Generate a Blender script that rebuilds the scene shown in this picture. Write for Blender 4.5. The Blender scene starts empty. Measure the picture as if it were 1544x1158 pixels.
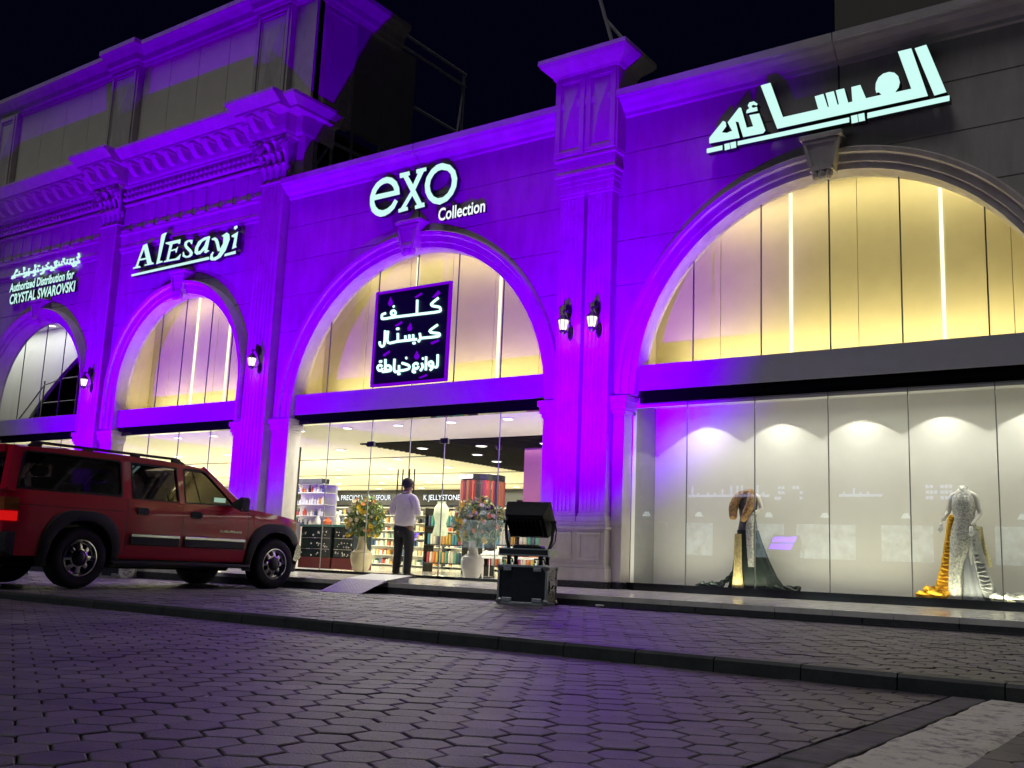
import bpy, bmesh, math, random
from mathutils import Vector, Matrix
random.seed(7)
PI=math.pi; R=math.radians
S=bpy.context.scene; C=S.collection
# ------------------------------------------------------------------ camera, sky, light, exposure
cam=bpy.data.objects.new('camera',bpy.data.cameras.new('camera')); C.objects.link(cam)
rx,up,fw=Vector((0.81677,0.57551,0.04144)),Vector((0.06633,-0.16512,0.98404)),Vector((-0.57317,0.80096,0.17303))
fw=fw.normalized(); rx=(rx-fw*rx.dot(fw)).normalized(); up=rx.cross(fw)
cam.matrix_world=Matrix(((rx.x,up.x,-fw.x,0),(rx.y,up.y,-fw.y,0),(rx.z,up.z,-fw.z,0.33),(0,0,0,1)))
cam.data.sensor_width=36; cam.data.lens=1535.3*36/1544; cam.data.clip_start=.05; cam.data.clip_end=500
S.camera=cam
W=bpy.data.worlds.new('World'); S.world=W; W.use_nodes=True
nt=W.node_tree; bg=nt.nodes['Background']; sky=nt.nodes.new('ShaderNodeTexSky'); sky.sky_type='NISHITA'; sky.sun_disc=False
sky.sun_elevation=R(-6); sky.sun_rotation=R(150); sky.altitude=0
ad=nt.nodes.new('ShaderNodeMix'); ad.data_type='RGBA'; ad.blend_type='ADD'; ad.inputs[0].default_value=1; ad.inputs[7].default_value=(.005,.010,.06,1)
nt.links.new(sky.outputs[0],ad.inputs[6]); nt.links.new(ad.outputs[2],bg.inputs[0]); bg.inputs[1].default_value=0.07
sun=bpy.data.objects.new('street_glow',bpy.data.lights.new('street_glow','SUN')); C.objects.link(sun)
sun.data.energy=0.62; sun.data.angle=R(25); sun.data.color=(.95,.94,1.0)
sun.rotation_euler=Vector((.12,.40,-1.0)).to_track_quat('-Z','Y').to_euler()
S.view_settings.view_transform='Standard'; S.view_settings.look='None'; S.view_settings.exposure=0; S.view_settings.gamma=1
try: S.cycles.max_bounces=8; S.cycles.transparent_max_bounces=12; S.cycles.sample_clamp_indirect=4; S.cycles.caustics_reflective=False; S.cycles.caustics_refractive=False
except Exception: pass
# ------------------------------------------------------------------ materials
def mat(name,col,rough=.6,metal=0,var=.12,scale=6,bump=0,bscale=60,coat=0,spec=.5,emit=None,es=0,island=0):
    m=bpy.data.materials.new(name); m.use_nodes=True; t=m.node_tree; b=t.nodes['Principled BSDF']
    b.inputs['Roughness'].default_value=rough; b.inputs['Metallic'].default_value=metal
    b.inputs['Coat Weight'].default_value=coat; b.inputs['Coat Roughness'].default_value=.04; b.inputs['Specular IOR Level'].default_value=spec
    b.inputs['Base Color'].default_value=(*col,1)
    if emit: b.inputs['Emission Color'].default_value=(*emit,1); b.inputs['Emission Strength'].default_value=es
    tc=t.nodes.new('ShaderNodeTexCoord'); src=None
    if var>0:
        n=t.nodes.new('ShaderNodeTexNoise'); n.inputs['Scale'].default_value=scale; n.inputs['Detail'].default_value=6; n.inputs['Roughness'].default_value=.62
        t.links.new(tc.outputs['Object'],n.inputs['Vector'])
        r=t.nodes.new('ShaderNodeValToRGB'); e=r.color_ramp.elements
        e[0].position=.3; e[1].position=.72
        e[0].color=(*[max(0,c*(1-var)) for c in col],1); e[1].color=(*[min(1,c*(1+var)) for c in col],1)
        t.links.new(n.outputs['Fac'],r.inputs[0]); src=r.outputs[0]
        if island:
            g=t.nodes.new('ShaderNodeNewGeometry'); hs=t.nodes.new('ShaderNodeHueSaturation'); mr=t.nodes.new('ShaderNodeMapRange')
            mr.inputs[3].default_value=1-island; mr.inputs[4].default_value=1+island
            t.links.new(g.outputs['Random Per Island'],mr.inputs[0]); t.links.new(mr.outputs[0],hs.inputs['Value']); t.links.new(src,hs.inputs['Color']); src=hs.outputs[0]
        t.links.new(src,b.inputs['Base Color'])
        mr=t.nodes.new('ShaderNodeMapRange'); mr.inputs[3].default_value=max(0,rough-.08); mr.inputs[4].default_value=min(1,rough+.1)
        t.links.new(n.outputs['Fac'],mr.inputs[0]); t.links.new(mr.outputs[0],b.inputs['Roughness'])
    if bump:
        n2=t.nodes.new('ShaderNodeTexNoise'); n2.inputs['Scale'].default_value=bscale; n2.inputs['Detail'].default_value=5
        t.links.new(tc.outputs['Object'],n2.inputs['Vector'])
        bp=t.nodes.new('ShaderNodeBump'); bp.inputs['Strength'].default_value=bump; bp.inputs['Distance'].default_value=.01
        t.links.new(n2.outputs['Fac'],bp.inputs['Height']); t.links.new(bp.outputs[0],b.inputs['Normal'])
    return m
def weather(m,amt=.3,sc=(2.2,2.2,.22)):
    t=m.node_tree; b=t.nodes['Principled BSDF']; src=b.inputs['Base Color'].links[0].from_socket
    tc=t.nodes.new('ShaderNodeTexCoord'); mp=t.nodes.new('ShaderNodeMapping'); mp.inputs['Scale'].default_value=sc; n=t.nodes.new('ShaderNodeTexNoise'); n.inputs['Scale'].default_value=3; n.inputs['Detail'].default_value=8; n.inputs['Roughness'].default_value=.7
    r=t.nodes.new('ShaderNodeValToRGB'); r.color_ramp.elements[0].position=.34; r.color_ramp.elements[1].position=.6; v=1-amt; r.color_ramp.elements[0].color=(v,v*.97,v*.93,1); r.color_ramp.elements[1].color=(1,1,1,1)
    mx=t.nodes.new('ShaderNodeMix'); mx.data_type='RGBA'; mx.blend_type='MULTIPLY'; mx.inputs[0].default_value=1
    t.links.new(tc.outputs['Object'],mp.inputs[0]); t.links.new(mp.outputs[0],n.inputs['Vector']); t.links.new(n.outputs['Fac'],r.inputs[0]); t.links.new(src,mx.inputs[6]); t.links.new(r.outputs[0],mx.inputs[7]); t.links.new(mx.outputs[2],b.inputs['Base Color'])
def emis(name,col,s):
    m=bpy.data.materials.new(name); m.use_nodes=True; t=m.node_tree
    t.nodes.remove(t.nodes['Principled BSDF']); e=t.nodes.new('ShaderNodeEmission'); e.inputs[0].default_value=(*col,1); e.inputs[1].default_value=s
    t.links.new(e.outputs[0],t.nodes['Material Output'].inputs[0]); return m
def glassmat(name,tint=(1,1,1),refl=1.0,base=.04):
    m=bpy.data.materials.new(name); m.use_nodes=True; t=m.node_tree; t.nodes.remove(t.nodes['Principled BSDF'])
    tr=t.nodes.new('ShaderNodeBsdfTransparent'); tr.inputs[0].default_value=(*tint,1)
    gl=t.nodes.new('ShaderNodeBsdfGlossy'); gl.inputs['Roughness'].default_value=.0
    f=t.nodes.new('ShaderNodeLayerWeight'); f.inputs[0].default_value=.5
    pw=t.nodes.new('ShaderNodeMath'); pw.operation='POWER'; pw.inputs[1].default_value=5
    mm=t.nodes.new('ShaderNodeMath'); mm.operation='MULTIPLY_ADD'; mm.inputs[1].default_value=.9; mm.inputs[2].default_value=base*refl; mm.use_clamp=True
    t.links.new(f.outputs['Facing'],pw.inputs[0]); t.links.new(pw.outputs[0],mm.inputs[0])
    mx=t.nodes.new('ShaderNodeMixShader'); t.links.new(mm.outputs[0],mx.inputs[0]); t.links.new(tr.outputs[0],mx.inputs[1]); t.links.new(gl.outputs[0],mx.inputs[2])
    t.links.new(mx.outputs[0],t.nodes['Material Output'].inputs[0]); return m
M={}
M['wall']=mat('painted_wall',(.50,.47,.43),.75,var=.10,scale=1.3,bump=.15,bscale=35)
M['trim']=mat('cast_stone',(.56,.52,.48),.7,var=.10,scale=2.5,bump=.12,bscale=50)
weather(M['wall'],.17,(1.6,1.6,.3)); weather(M['trim'],.15,(1.6,1.6,.4))
M['black']=mat('black_metal',(.012,.012,.014),.3,var=.2)
M['dark']=mat('dark_grey',(.05,.05,.055),.5)
M['plinth']=mat('dark_granite',(.03,.03,.034),.25,var=.5,scale=40)
M['lunette']=glassmat('tinted_lunette_glass',(.66,.67,.64),1.2); M['glass']=glassmat('shop_glass',(.97,.985,.975),1.5)
M['edge']=mat('glass_edge',(.09,.11,.09),.3,var=0)
M['white']=mat('white_plaster',(.78,.77,.74),.8,var=.03,scale=2)
M['cream']=mat('cream_panel',(.70,.62,.41),.6,var=.05,scale=3)
M['step']=mat('pale_tiles',(.78,.75,.66),.15,var=.14,scale=5)
M['kerb']=mat('black_kerb',(.028,.03,.028),.5,var=.5,scale=9,bump=.3,bscale=40)
M['hex']=mat('hex_pavers',(.152,.134,.146),.45,var=.42,scale=1.1,bump=.6,bscale=120,island=.26)
weather(M['hex'],.45,(.5,.5,.5)); M['joint']=mat('joint_sand',(.010,.008,.007),.95,bump=.5,bscale=200)
M['letter']=emis('lit_letter',(.62,1.0,.92),1.0)
M['letside']=mat('letter_return',(.03,.035,.045),.4)
M['neon']=emis('neon_white',(.62,1,.97),1.6)
M['violet']=emis('neon_violet',(.16,.0,.62),1.0)
M['led']=emis('led_bar',(.22,0,1.0),30)
M['warmled']=emis('warm_strip',(1,.95,.62),2.6)
M['down']=emis('downlight_disc',(1,.97,.85),4)
M['lamp']=emis('lantern_glow',(1,.90,.86),1.6)
# ------------------------------------------------------------------ mesh building
class MB:
    def __init__(s): s.v=[]; s.f=[]; s.m=[]; s.cm=0
    def add(s,vs,fs,m=None):
        o=len(s.v); s.v+=[tuple(p) for p in vs]; s.f+=[tuple(i+o for i in f) for f in fs]; s.m+=[s.cm if m is None else m]*len(fs); return s
    def box(s,x0,x1,y0,y1,z0,z1,b=0,m=None):
        if b<=0:
            return s.add([(x,y,z) for z in (z0,z1) for y in (y0,y1) for x in (x0,x1)],[(0,2,3,1),(4,5,7,6),(0,1,5,4),(2,6,7,3),(0,4,6,2),(1,3,7,5)],m)
        vs=[];
        for z,i in ((z0,b),(z0+b,0),(z1-b,0),(z1,b)):
            c=b if i==0 else b
            if i: ring=[(x0+b,y0+b),(x1-b,y0+b),(x1-b,y1-b),(x0+b,y1-b)]; ring=[(x0+2*b,y0+b),(x1-2*b,y0+b),(x1-b,y0+2*b),(x1-b,y1-2*b),(x1-2*b,y1-b),(x0+2*b,y1-b),(x0+b,y1-2*b),(x0+b,y0+2*b)]
            else: ring=[(x0+b,y0),(x1-b,y0),(x1,y0+b),(x1,y1-b),(x1-b,y1),(x0+b,y1),(x0,y1-b),(x0,y0+b)]
            vs+=[(x,y,z) for x,y in ring]
        fs=[tuple(range(7,-1,-1)),tuple(range(24,32))]
        for k in range(3):
            for i in range(8): fs.append((k*8+i,k*8+(i+1)%8,k*8+8+(i+1)%8,k*8+8+i))
        return s.add(vs,fs,m)
    def loft(s,rings,cap=(True,True),closed=True,m=None):
        n=len(rings[0]); vs=[p for r in rings for p in r]; fs=[]
        for k in range(len(rings)-1):
            for i in range(n if closed else n-1): fs.append((k*n+i,k*n+(i+1)%n,(k+1)*n+(i+1)%n,(k+1)*n+i))
        if cap[0]: fs.append(tuple(range(n-1,-1,-1)))
        if cap[1]: fs.append(tuple(range((len(rings)-1)*n,len(rings)*n)))
        return s.add(vs,fs,m)
    def lathe(s,prof,c=(0,0,0),n=20,m=None,cap=(True,True)):
        return s.loft([[(c[0]+r*math.cos(2*PI*i/n),c[1]+r*math.sin(2*PI*i/n),c[2]+z) for i in range(n)] for r,z in prof],cap,m=m)
    def tube(s,path,r,n=8,m=None):
        P=[Vector(p) for p in path]; rr=r if isinstance(r,(list,tuple)) else [r]*len(P); rings=[]
        ref=None
        for i,p in enumerate(P):
            d=(P[min(i+1,len(P)-1)]-P[max(i-1,0)]); d=d.normalized() if d.length>1e-9 else Vector((0,0,1))
            if ref is None: ref=Vector((0,0,1)) if abs(d.z)<.9 else Vector((1,0,0))
            a=(ref-d*ref.dot(d)); a=a.normalized() if a.length>1e-6 else d.orthogonal().normalized(); ref=a; b=d.cross(a)
            rings.append([tuple(p+(a*math.cos(2*PI*k/n)+b*math.sin(2*PI*k/n))*rr[i]) for k in range(n)])
        return s.loft(rings,m=m)
    def sphere(s,c,rx,ry=None,rz=None,n=12,k=8,m=None):
        ry=ry or rx; rz=rz or rx
        return s.loft([[(c[0]+rx*math.sin(PI*j/k)*math.cos(2*PI*i/n),c[1]+ry*math.sin(PI*j/k)*math.sin(2*PI*i/n),c[2]-rz*math.cos(PI*j/k)) for i in range(n)] for j in [.15]+list(range(1,k))+[k-.15]],m=m)
    def prism(s,poly,y0,y1,m=None):   # poly in x,z (convex or simple n-gon), extruded along y
        a=[(x,y0,z) for x,z in poly]; b=[(x,y1,z) for x,z in poly]; n=len(poly)
        return s.add(a+b,[tuple(range(n)),tuple(range(2*n-1,n-1,-1))]+[(i,n+i,n+(i+1)%n,(i+1)%n) for i in range(n)],m)
    def xform(s,f):
        s.v=[tuple(f(*p)) for p in s.v]; return s
    def join(s,o):
        k=len(s.v); s.v+=o.v; s.f+=[tuple(i+k for i in f) for f in o.f]; s.m+=o.m; return s
def rootof(o):
    while o.parent: o=o.parent
    return o
def put(name,me,parent=None,mats=()):
    o=bpy.data.objects.new(name,me); C.objects.link(o)
    for m in mats: me.materials.append(m)
    if parent: o.parent=parent
    return o
def build(name,mb,m,parent=None,smooth=False,world=True,angle=40):
    me=bpy.data.meshes.new(name); v=mb.v
    if parent is not None and world:
        L=rootof(parent).location; v=[(a-L.x,b-L.y,c-L.z) for a,b,c in v]
    me.from_pydata(v,[],mb.f); mats=m if isinstance(m,(list,tuple)) else [m]
    for i,p in enumerate(me.polygons): p.material_index=min(mb.m[i],len(mats)-1)
    bm=bmesh.new(); bm.from_mesh(me); bmesh.ops.recalc_face_normals(bm,faces=bm.faces); bm.to_mesh(me); bm.free()
    if smooth:
        me.polygons.foreach_set('use_smooth',[True]*len(me.polygons))
        try: me.set_sharp_from_angle(angle=R(angle))
        except Exception: pass
    me.update()
    return put(name,me,parent,mats)
def thing(name,loc,label,cat,group=None,rz=0):
    o=bpy.data.objects.new(name,None); C.objects.link(o); o.location=loc; o.rotation_euler=(0,0,rz); o.empty_display_size=.1
    return tag(o,label,cat,group)
def tag(o,label,cat,group=None):
    o['label']=label; o['category']=cat
    if group: o['group']=group
    return o
def single(name,mb,m,label,cat,group=None,smooth=False):   # one-mesh thing whose origin is at its base
    xs=[p[0] for p in mb.v]; ys=[p[1] for p in mb.v]; zs=[p[2] for p in mb.v]
    c=((min(xs)+max(xs))/2,(min(ys)+max(ys))/2,min(zs)); mb.xform(lambda x,y,z:(x-c[0],y-c[1],z-c[2]))
    o=build(name,mb,m,None,smooth); o.location=c; return tag(o,label,cat,group)
def struct(name,mb,m,kind='structure',smooth=False):
    o=build(name,mb,m,None,smooth); o['kind']=kind; return o
def copytree(o,parent=None):
    c=o.copy(); C.objects.link(c); c.parent=parent
    for ch in o.children: copytree(ch,c)
    return c
def flat(polys,depth,bez=0):
    """polygons (first outline, others holes or islands) in x,z -> MB slab of thickness depth along y, front at y=0, back at y=depth"""
    cu=bpy.data.curves.new('tmp','CURVE'); cu.dimensions='2D'; cu.fill_mode='BOTH'; cu.extrude=depth/2
    for p in polys:
        sp=cu.splines.new('POLY'); sp.points.add(len(p)-1); sp.use_cyclic_u=True
        for i,(x,z) in enumerate(p): sp.points[i].co=(x,z,0,1)
    o=bpy.data.objects.new('tmp',cu); C.objects.link(o); dg=bpy.context.evaluated_depsgraph_get()
    me=bpy.data.meshes.new_from_object(o.evaluated_get(dg)); mb=MB()
    mb.v=[(v.co.x,depth/2-v.co.z,v.co.y) for v in me.vertices]; mb.f=[tuple(p.vertices) for p in me.polygons]
    mb.m=[0 if p.normal.z>.9 else 1 for p in me.polygons]
    bpy.data.objects.remove(o); bpy.data.curves.remove(cu); bpy.data.meshes.remove(me); return mb
def text(s,x0,x1,z,h,y,depth=.03,bold=.0):
    cu=bpy.data.curves.new('tmp','FONT'); cu.body=s; cu.extrude=depth/2; cu.offset=bold; cu.resolution_u=3
    o=bpy.data.objects.new('tmp',cu); C.objects.link(o); dg=bpy.context.evaluated_depsgraph_get()
    me=bpy.data.meshes.new_from_object(o.evaluated_get(dg)); mb=MB()
    xs=[v.co.x for v in me.vertices]; a,b=min(xs),max(xs)
    mb.v=[(x0+(v.co.x-a)/(b-a)*(x1-x0),y-v.co.z,z+v.co.y/.7*h) for v in me.vertices]; mb.f=[tuple(p.vertices) for p in me.polygons]
    mb.m=[0 if p.normal.z>.9 else 1 for p in me.polygons]
    bpy.data.objects.remove(o); bpy.data.curves.remove(cu); bpy.data.meshes.remove(me); return mb
# ------------------------------------------------------------------ ground: road, kerb, pavement, terrace
def pavz(x,y): return -.13+.009*(min(y,10.46)-10.46)+.005*max(-9,min(0,x+6.6))
KY=5.72                                                   # kerb front
RZ=-.245
def clip(poly,ax,val,keep_less):
    out=[]; n=len(poly)
    for i in range(n):
        a,b=poly[i],poly[(i+1)%n]; ia=(a[ax]<=val)==keep_less; ib=(b[ax]<=val)==keep_less
        if ia: out.append(a)
        if ia!=ib:
            t=(val-a[ax])/(b[ax]-a[ax]); out.append((a[0]+t*(b[0]-a[0]),a[1]+t*(b[1]-a[1])))
    return out
def hexes(x0,x1,y0,y1,zf,a,rot,gap=.005,bev=.005,dep=.02,tilt=.004,jit=.0015):
    mb=MB(); c,s=math.cos(rot),math.sin(rot); cx,cy=(x0+x1)/2,(y0+y1)/2; L=math.hypot(x1-x0,y1-y0)/2+a*2
    w=a*math.sqrt(3); ni=int(L/w)+2; nj=int(L/(1.5*a))+2
    for j in range(-nj,nj+1):
        for i in range(-ni,ni+1):
            px=(i+.5*(j&1))*w; py=j*1.5*a; X=cx+px*c-py*s; Y=cy+px*s+py*c
            if not(x0-a<X<x1+a and y0-a<Y<y1+a): continue
            ang=[PI/2+k*PI/3+rot for k in range(6)]
            P=[(X+a*math.cos(t),Y+a*math.sin(t)) for t in ang]
            for ax,val,kl in ((0,x0,False),(0,x1,True),(1,y0,False),(1,y1,True)):
                if P: P=clip(P,ax,val,kl)
            if len(P)<3: continue
            mx=sum(p[0] for p in P)/len(P); my=sum(p[1] for p in P)/len(P)
            rad=max(math.hypot(p[0]-mx,p[1]-my) for p in P)
            if rad<a*.12: continue
            k1=1-gap/rad*1.15; k2=1-(gap+bev)/rad*1.15; tx,ty=random.uniform(-tilt,tilt),random.uniform(-tilt,tilt); dz=random.uniform(-jit,jit)
            g=lambda k,d:[(mx+(p[0]-mx)*k,my+(p[1]-my)*k,zf(p[0],p[1])+dz+d+tx*(p[0]-mx)/a*.15+ty*(p[1]-my)/a*.15) for p in P]
            mb.loft([g(k1,-dep),g(k1,-bev*.7),g(k2,0)],cap=(False,True))
    return mb
A_HEX=.104
road=hexes(-13,-1.26,.9,KY-.03,lambda x,y:RZ,A_HEX,R(1.2),gap=.0045,bev=.0045,jit=.002,tilt=.008); struct('road',road,M['hex'])
mb=MB(); mb.add([(-120,-90,RZ-.018),(60,-90,RZ-.018),(60,KY+.05,RZ-.018),(-120,KY+.05,RZ-.018)],[(0,1,2,3)]); struct('road_bed',mb,M['joint'])
mb=hexes(-.757,4,.9,KY-.03,lambda x,y:RZ,.13,R(31),gap=.005); struct('side_road',mb,M['hex'])
# far part of the road, and the street behind the camera
mb=MB()
for x0,x1,y0,y1 in ((-120,-13,-30,KY-.03),(-13,60,-30,.9),(4,60,.9,KY-.03)): mb.add([(x0,y0,RZ-.004),(x1,y0,RZ-.004),(x1,y1,RZ-.004),(x0,y1,RZ-.004)],[(0,1,2,3)])
struct('street',mb,mat('asphalt',(.06,.055,.055),.8,var=.3,scale=20,bump=.5,bscale=200))
# channel of slabs and worn concrete running to the kerb
mb=MB(); y=.9
while y<KY-.04:
    L=random.uniform(.24,.30); mb.box(-1.245,-1.085,y,min(y+L-.008,KY-.03),RZ-.03,RZ+.002+random.uniform(-.002,.002),.004); y+=L
struct('channel_slabs',mb,mat('grey_slabs',(.17,.16,.145),.75,var=.4,scale=9,bump=.6,bscale=90,island=.15))
conc=mat('worn_concrete',(.36,.33,.27),.9,var=.45,scale=6,bump=1,bscale=45)
t=conc.node_tree; nz=[n for n in t.nodes if n.type=='TEX_NOISE'][0]; nz.inputs['Scale'].default_value=11; nz.inputs['Detail'].default_value=10; nz.inputs['Roughness'].default_value=.72
rp=[n for n in t.nodes if n.type=='VALTORGB'][0]; rp.color_ramp.elements[0].position=.36; rp.color_ramp.elements[1].position=.50; rp.color_ramp.elements[0].color=(.24,.22,.18,1); rp.color_ramp.elements[1].color=(.80,.75,.60,1)
mb=MB(); nx,ny=14,200; X0,X1=-1.08,-.755; rows=[]
for j in range(ny+1):
    yy=.9+(KY-.03-.9)*j/ny; row=[]
    for i in range(nx+1):
        e=.006*math.sin(yy*9)+.004*math.sin(yy*23+1) if i in (0,nx) else 0
        xx=X0+(X1-X0)*i/nx+e; zz=RZ+.004+.0012*math.sin(xx*31+yy*7)*math.sin(yy*11+xx*5)+.0004*math.sin(yy*37+xx*60)+random.uniform(-.0008,.0008)-(0.008 if i in (0,nx) else 0)
        row.append((xx,yy,zz))
    rows.append(row)
mb.loft(rows,cap=(False,False),closed=False); struct('concrete_strip',mb,conc,smooth=True)
# kerb blocks
mb=MB(); x=-40.
while x<20:
    L=.52; z=pavz(x,KY)+.012; a=random.uniform(-.003,.003)
    P=[(KY+a,RZ-.05),(KY+a+.012,z-.018),(KY+a+.03,z),(KY+.15,z+.001),(KY+.15,RZ-.05)]
    mb.loft([[(x,py,pz) for py,pz in P],[(x+L-.007,py,pz+random.uniform(-.002,.002)) for py,pz in P]]); x+=L
struct('kerb',mb,M['kerb'])
mb=MB(); mb.box(-40,20,KY+.02,KY+.14,RZ-.1,RZ+.03); struct('kerb_bed',mb,M['joint'])
pav=hexes(-17,1.5,KY+.155,10.46,lambda x,y:pavz(x,y),A_HEX,R(1.2),gap=.0048,bev=.005,tilt=.012,jit=.003); struct('pavement',pav,M['hex'])
mb=MB()
for xa,xb in ((-60,-15.6),(-15.6,-6.6),(-6.6,20)): mb.add([(x,y,pavz(x,y)-.018) for x,y in ((xa,KY+.15),(xb,KY+.15),(xb,10.5),(xa,10.5))],[(0,1,2,3)])
struct('pavement_bed',mb,M['joint'])
mb=hexes(-34,-17,KY+.155,10.46,lambda x,y:pavz(x,y),.26,R(1.2),gap=.008); struct('far_pavement',mb,M['hex'])
# terrace along the shops: dark riser blocks with pale tiles
mb=MB(); x=-40.
while x<12: mb.box(x,x+.895,10.465,10.60,-.35,-.012,.006); x+=.9
struct('terrace_riser',mb,mat('dark_step_blocks',(.045,.045,.048),.4,var=.4,scale=12,island=.25))
mb=MB(); x=-40.
while x<12:
    for k in range(5): mb.box(x,x+.597,10.462+k*.71,10.462+k*.71+.707,-.06,0,.003)
    x+=.6
struct('terrace',mb,M['step'])
BIG=[[(-3.233,7.608),(-3.079,7.62),(-2.84,6.857),(-2.995,6.845)],[(-5.473,7.616),(-5.319,7.622),(-5.126,7.024),(-4.595,7.025),(-4.646,7.236),(-4.517,7.245),(-4.456,7.024),(-4.439,7.026),(-4.486,7.248),(-4.366,7.251),(-4.314,7.028),(-4.294,7.029),(-4.336,7.254),(-4.216,7.256),(-4.161,7.023),(-4.102,7.025),(-4.113,7.249),(-3.986,7.252),(-3.91,7.029),(-3.696,7.031),(-3.73,7.076),(-3.766,7.074),(-3.777,7.134),(-3.77,7.224),(-3.731,7.3),(-3.666,7.341),(-3.583,7.346),(-3.513,7.315),(-3.463,7.25),(-3.442,7.154),(-3.46,7.082),(-3.508,7.021),(-3.293,7.02),(-3.459,7.62),(-3.278,7.62),(-3.078,6.86),(-5.214,6.858)],[(-6.306,6.86),(-6.307,6.953),(-6.08,7.183),(-6.037,7.154),(-6.025,7.081),(-6.098,6.998),(-6.013,6.971),(-5.929,6.989),(-5.966,7.059),(-6.003,7.141),(-5.818,7.338),(-5.785,7.33),(-5.693,6.984),(-5.591,6.984),(-5.652,7.178),(-5.496,7.17),(-5.398,6.872),(-5.434,6.836),(-5.75,6.844),(-5.826,7.106),(-5.873,7.123),(-5.806,6.845)],[(-5.701,7.218),(-5.696,7.267),(-5.652,7.29),(-5.679,7.338),(-5.652,7.385),(-5.578,7.384),(-5.52,7.329),(-5.536,7.305),(-5.591,7.332),(-5.619,7.316),(-5.597,7.283),(-5.531,7.284),(-5.52,7.217)],[(-6.349,6.784),(-6.086,6.785),(-6.085,6.709),(-6.348,6.707)],[(-6.057,6.798),(-5.97,6.799),(-5.959,6.699),(-6.048,6.693)],[(-5.962,6.8),(-5.867,6.802),(-5.861,6.701),(-5.947,6.699)],[(-5.839,6.796),(-4.15,6.797),(-4.151,6.721),(-5.839,6.729)],[(-4.125,6.812),(-4.035,6.813),(-4.025,6.695),(-4.117,6.693)],[(-4.025,6.813),(-3.938,6.814),(-3.929,6.697),(-4.015,6.696)],[(-3.895,6.804),(-2.802,6.803),(-2.804,6.724),(-3.897,6.721)]]
EXO_E = [[(-12.753,7.223),(-12.779,7.362),(-12.855,7.501),(-12.986,7.605),(-13.125,7.65),(-13.261,7.637),(-13.393,7.574),(-13.496,7.456),(-13.541,7.307),(-13.527,7.148),(-13.469,7.002),(-13.36,6.906),(-13.231,6.849),(-13.107,6.848),(-12.988,6.881),(-12.872,6.957),(-12.793,7.087),(-12.876,7.149),(-12.953,7.048),(-13.058,6.989),(-13.167,6.973),(-13.282,7.008),(-13.363,7.081),(-13.409,7.176),(-13.412,7.22)],[(-13.402,7.331),(-13.366,7.412),(-13.285,7.485),(-13.189,7.519),(-13.089,7.516),(-12.999,7.47),(-12.933,7.4),(-12.902,7.327)]]
EXO_X = [[(-12.795,7.654),(-12.542,7.652),(-12.521,7.57),(-12.571,7.562),(-12.429,7.363),(-12.325,7.558),(-12.364,7.574),(-12.37,7.651),(-12.121,7.651),(-12.111,7.577),(-12.176,7.571),(-12.363,7.243),(-12.182,6.95),(-12.117,6.948),(-12.101,6.861),(-12.338,6.85),(-12.351,6.92),(-12.298,6.937),(-12.431,7.136),(-12.582,6.935),(-12.534,6.937),(-12.516,6.864),(-12.76,6.852),(-12.768,6.924),(-12.701,6.937),(-12.478,7.23),(-12.685,7.551),(-12.775,7.553)]]
EXO_O = [[(-11.736,7.657),(-11.538,7.577),(-11.406,7.439),(-11.349,7.28),(-11.361,7.117),(-11.432,6.983),(-11.559,6.877),(-11.737,6.835),(-11.9,6.891),(-12.023,6.997),(-12.108,7.143),(-12.133,7.298),(-12.101,7.443),(-11.995,7.573),(-11.873,7.643)],[(-11.738,7.523),(-11.599,7.477),(-11.515,7.395),(-11.473,7.267),(-11.487,7.141),(-11.558,7.034),(-11.667,6.97),(-11.792,6.971),(-11.899,7.031),(-11.975,7.138),(-12.007,7.256),(-11.991,7.366),(-11.918,7.464),(-11.829,7.513)]]
AL_A = [[(-21.129,6.856),(-21.124,6.893),(-21.025,6.902),(-20.815,7.403),(-20.66,7.42),(-20.406,6.926),(-20.331,6.904),(-20.314,6.867),(-20.669,6.87),(-20.675,6.906),(-20.573,6.903),(-20.63,7.027),(-20.887,7.028),(-20.927,6.912),(-20.825,6.88),(-20.813,6.85)],[(-20.869,7.072),(-20.656,7.07),(-20.759,7.29)]]
AL_L = [[(-20.224,6.848),(-20.189,7.022),(-20.139,7.556),(-20.012,7.582),(-19.929,7.576),(-19.975,7.507),(-20.1,6.918),(-19.991,6.898),(-19.978,6.866)]]
AL_E = [[(-19.941,6.854),(-19.935,6.883),(-19.849,6.894),(-19.782,7.249),(-19.943,7.307),(-19.937,7.334),(-19.389,7.332),(-19.388,7.235),(-19.43,7.218),(-19.488,7.256),(-19.668,7.254),(-19.703,7.123),(-19.53,7.127),(-19.473,7.164),(-19.454,7.154),(-19.493,7.024),(-19.528,7.029),(-19.548,7.089),(-19.715,7.086),(-19.751,6.896),(-19.5,6.89),(-19.403,6.932),(-19.334,6.978),(-19.322,6.965),(-19.354,6.84)]]
AL_S = [[(-18.94,7.245),(-18.942,7.145),(-18.987,7.152),(-19.036,7.211),(-19.098,7.22),(-19.141,7.186),(-19.119,7.133),(-18.956,7.013),(-18.887,6.936),(-18.901,6.871),(-18.997,6.84),(-19.134,6.849),(-19.261,6.9),(-19.254,7.012),(-19.215,6.999),(-19.179,6.922),(-19.088,6.882),(-19.007,6.902),(-19.004,6.953),(-19.188,7.092),(-19.24,7.167),(-19.226,7.233),(-19.146,7.265),(-19.044,7.266)]]
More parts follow.
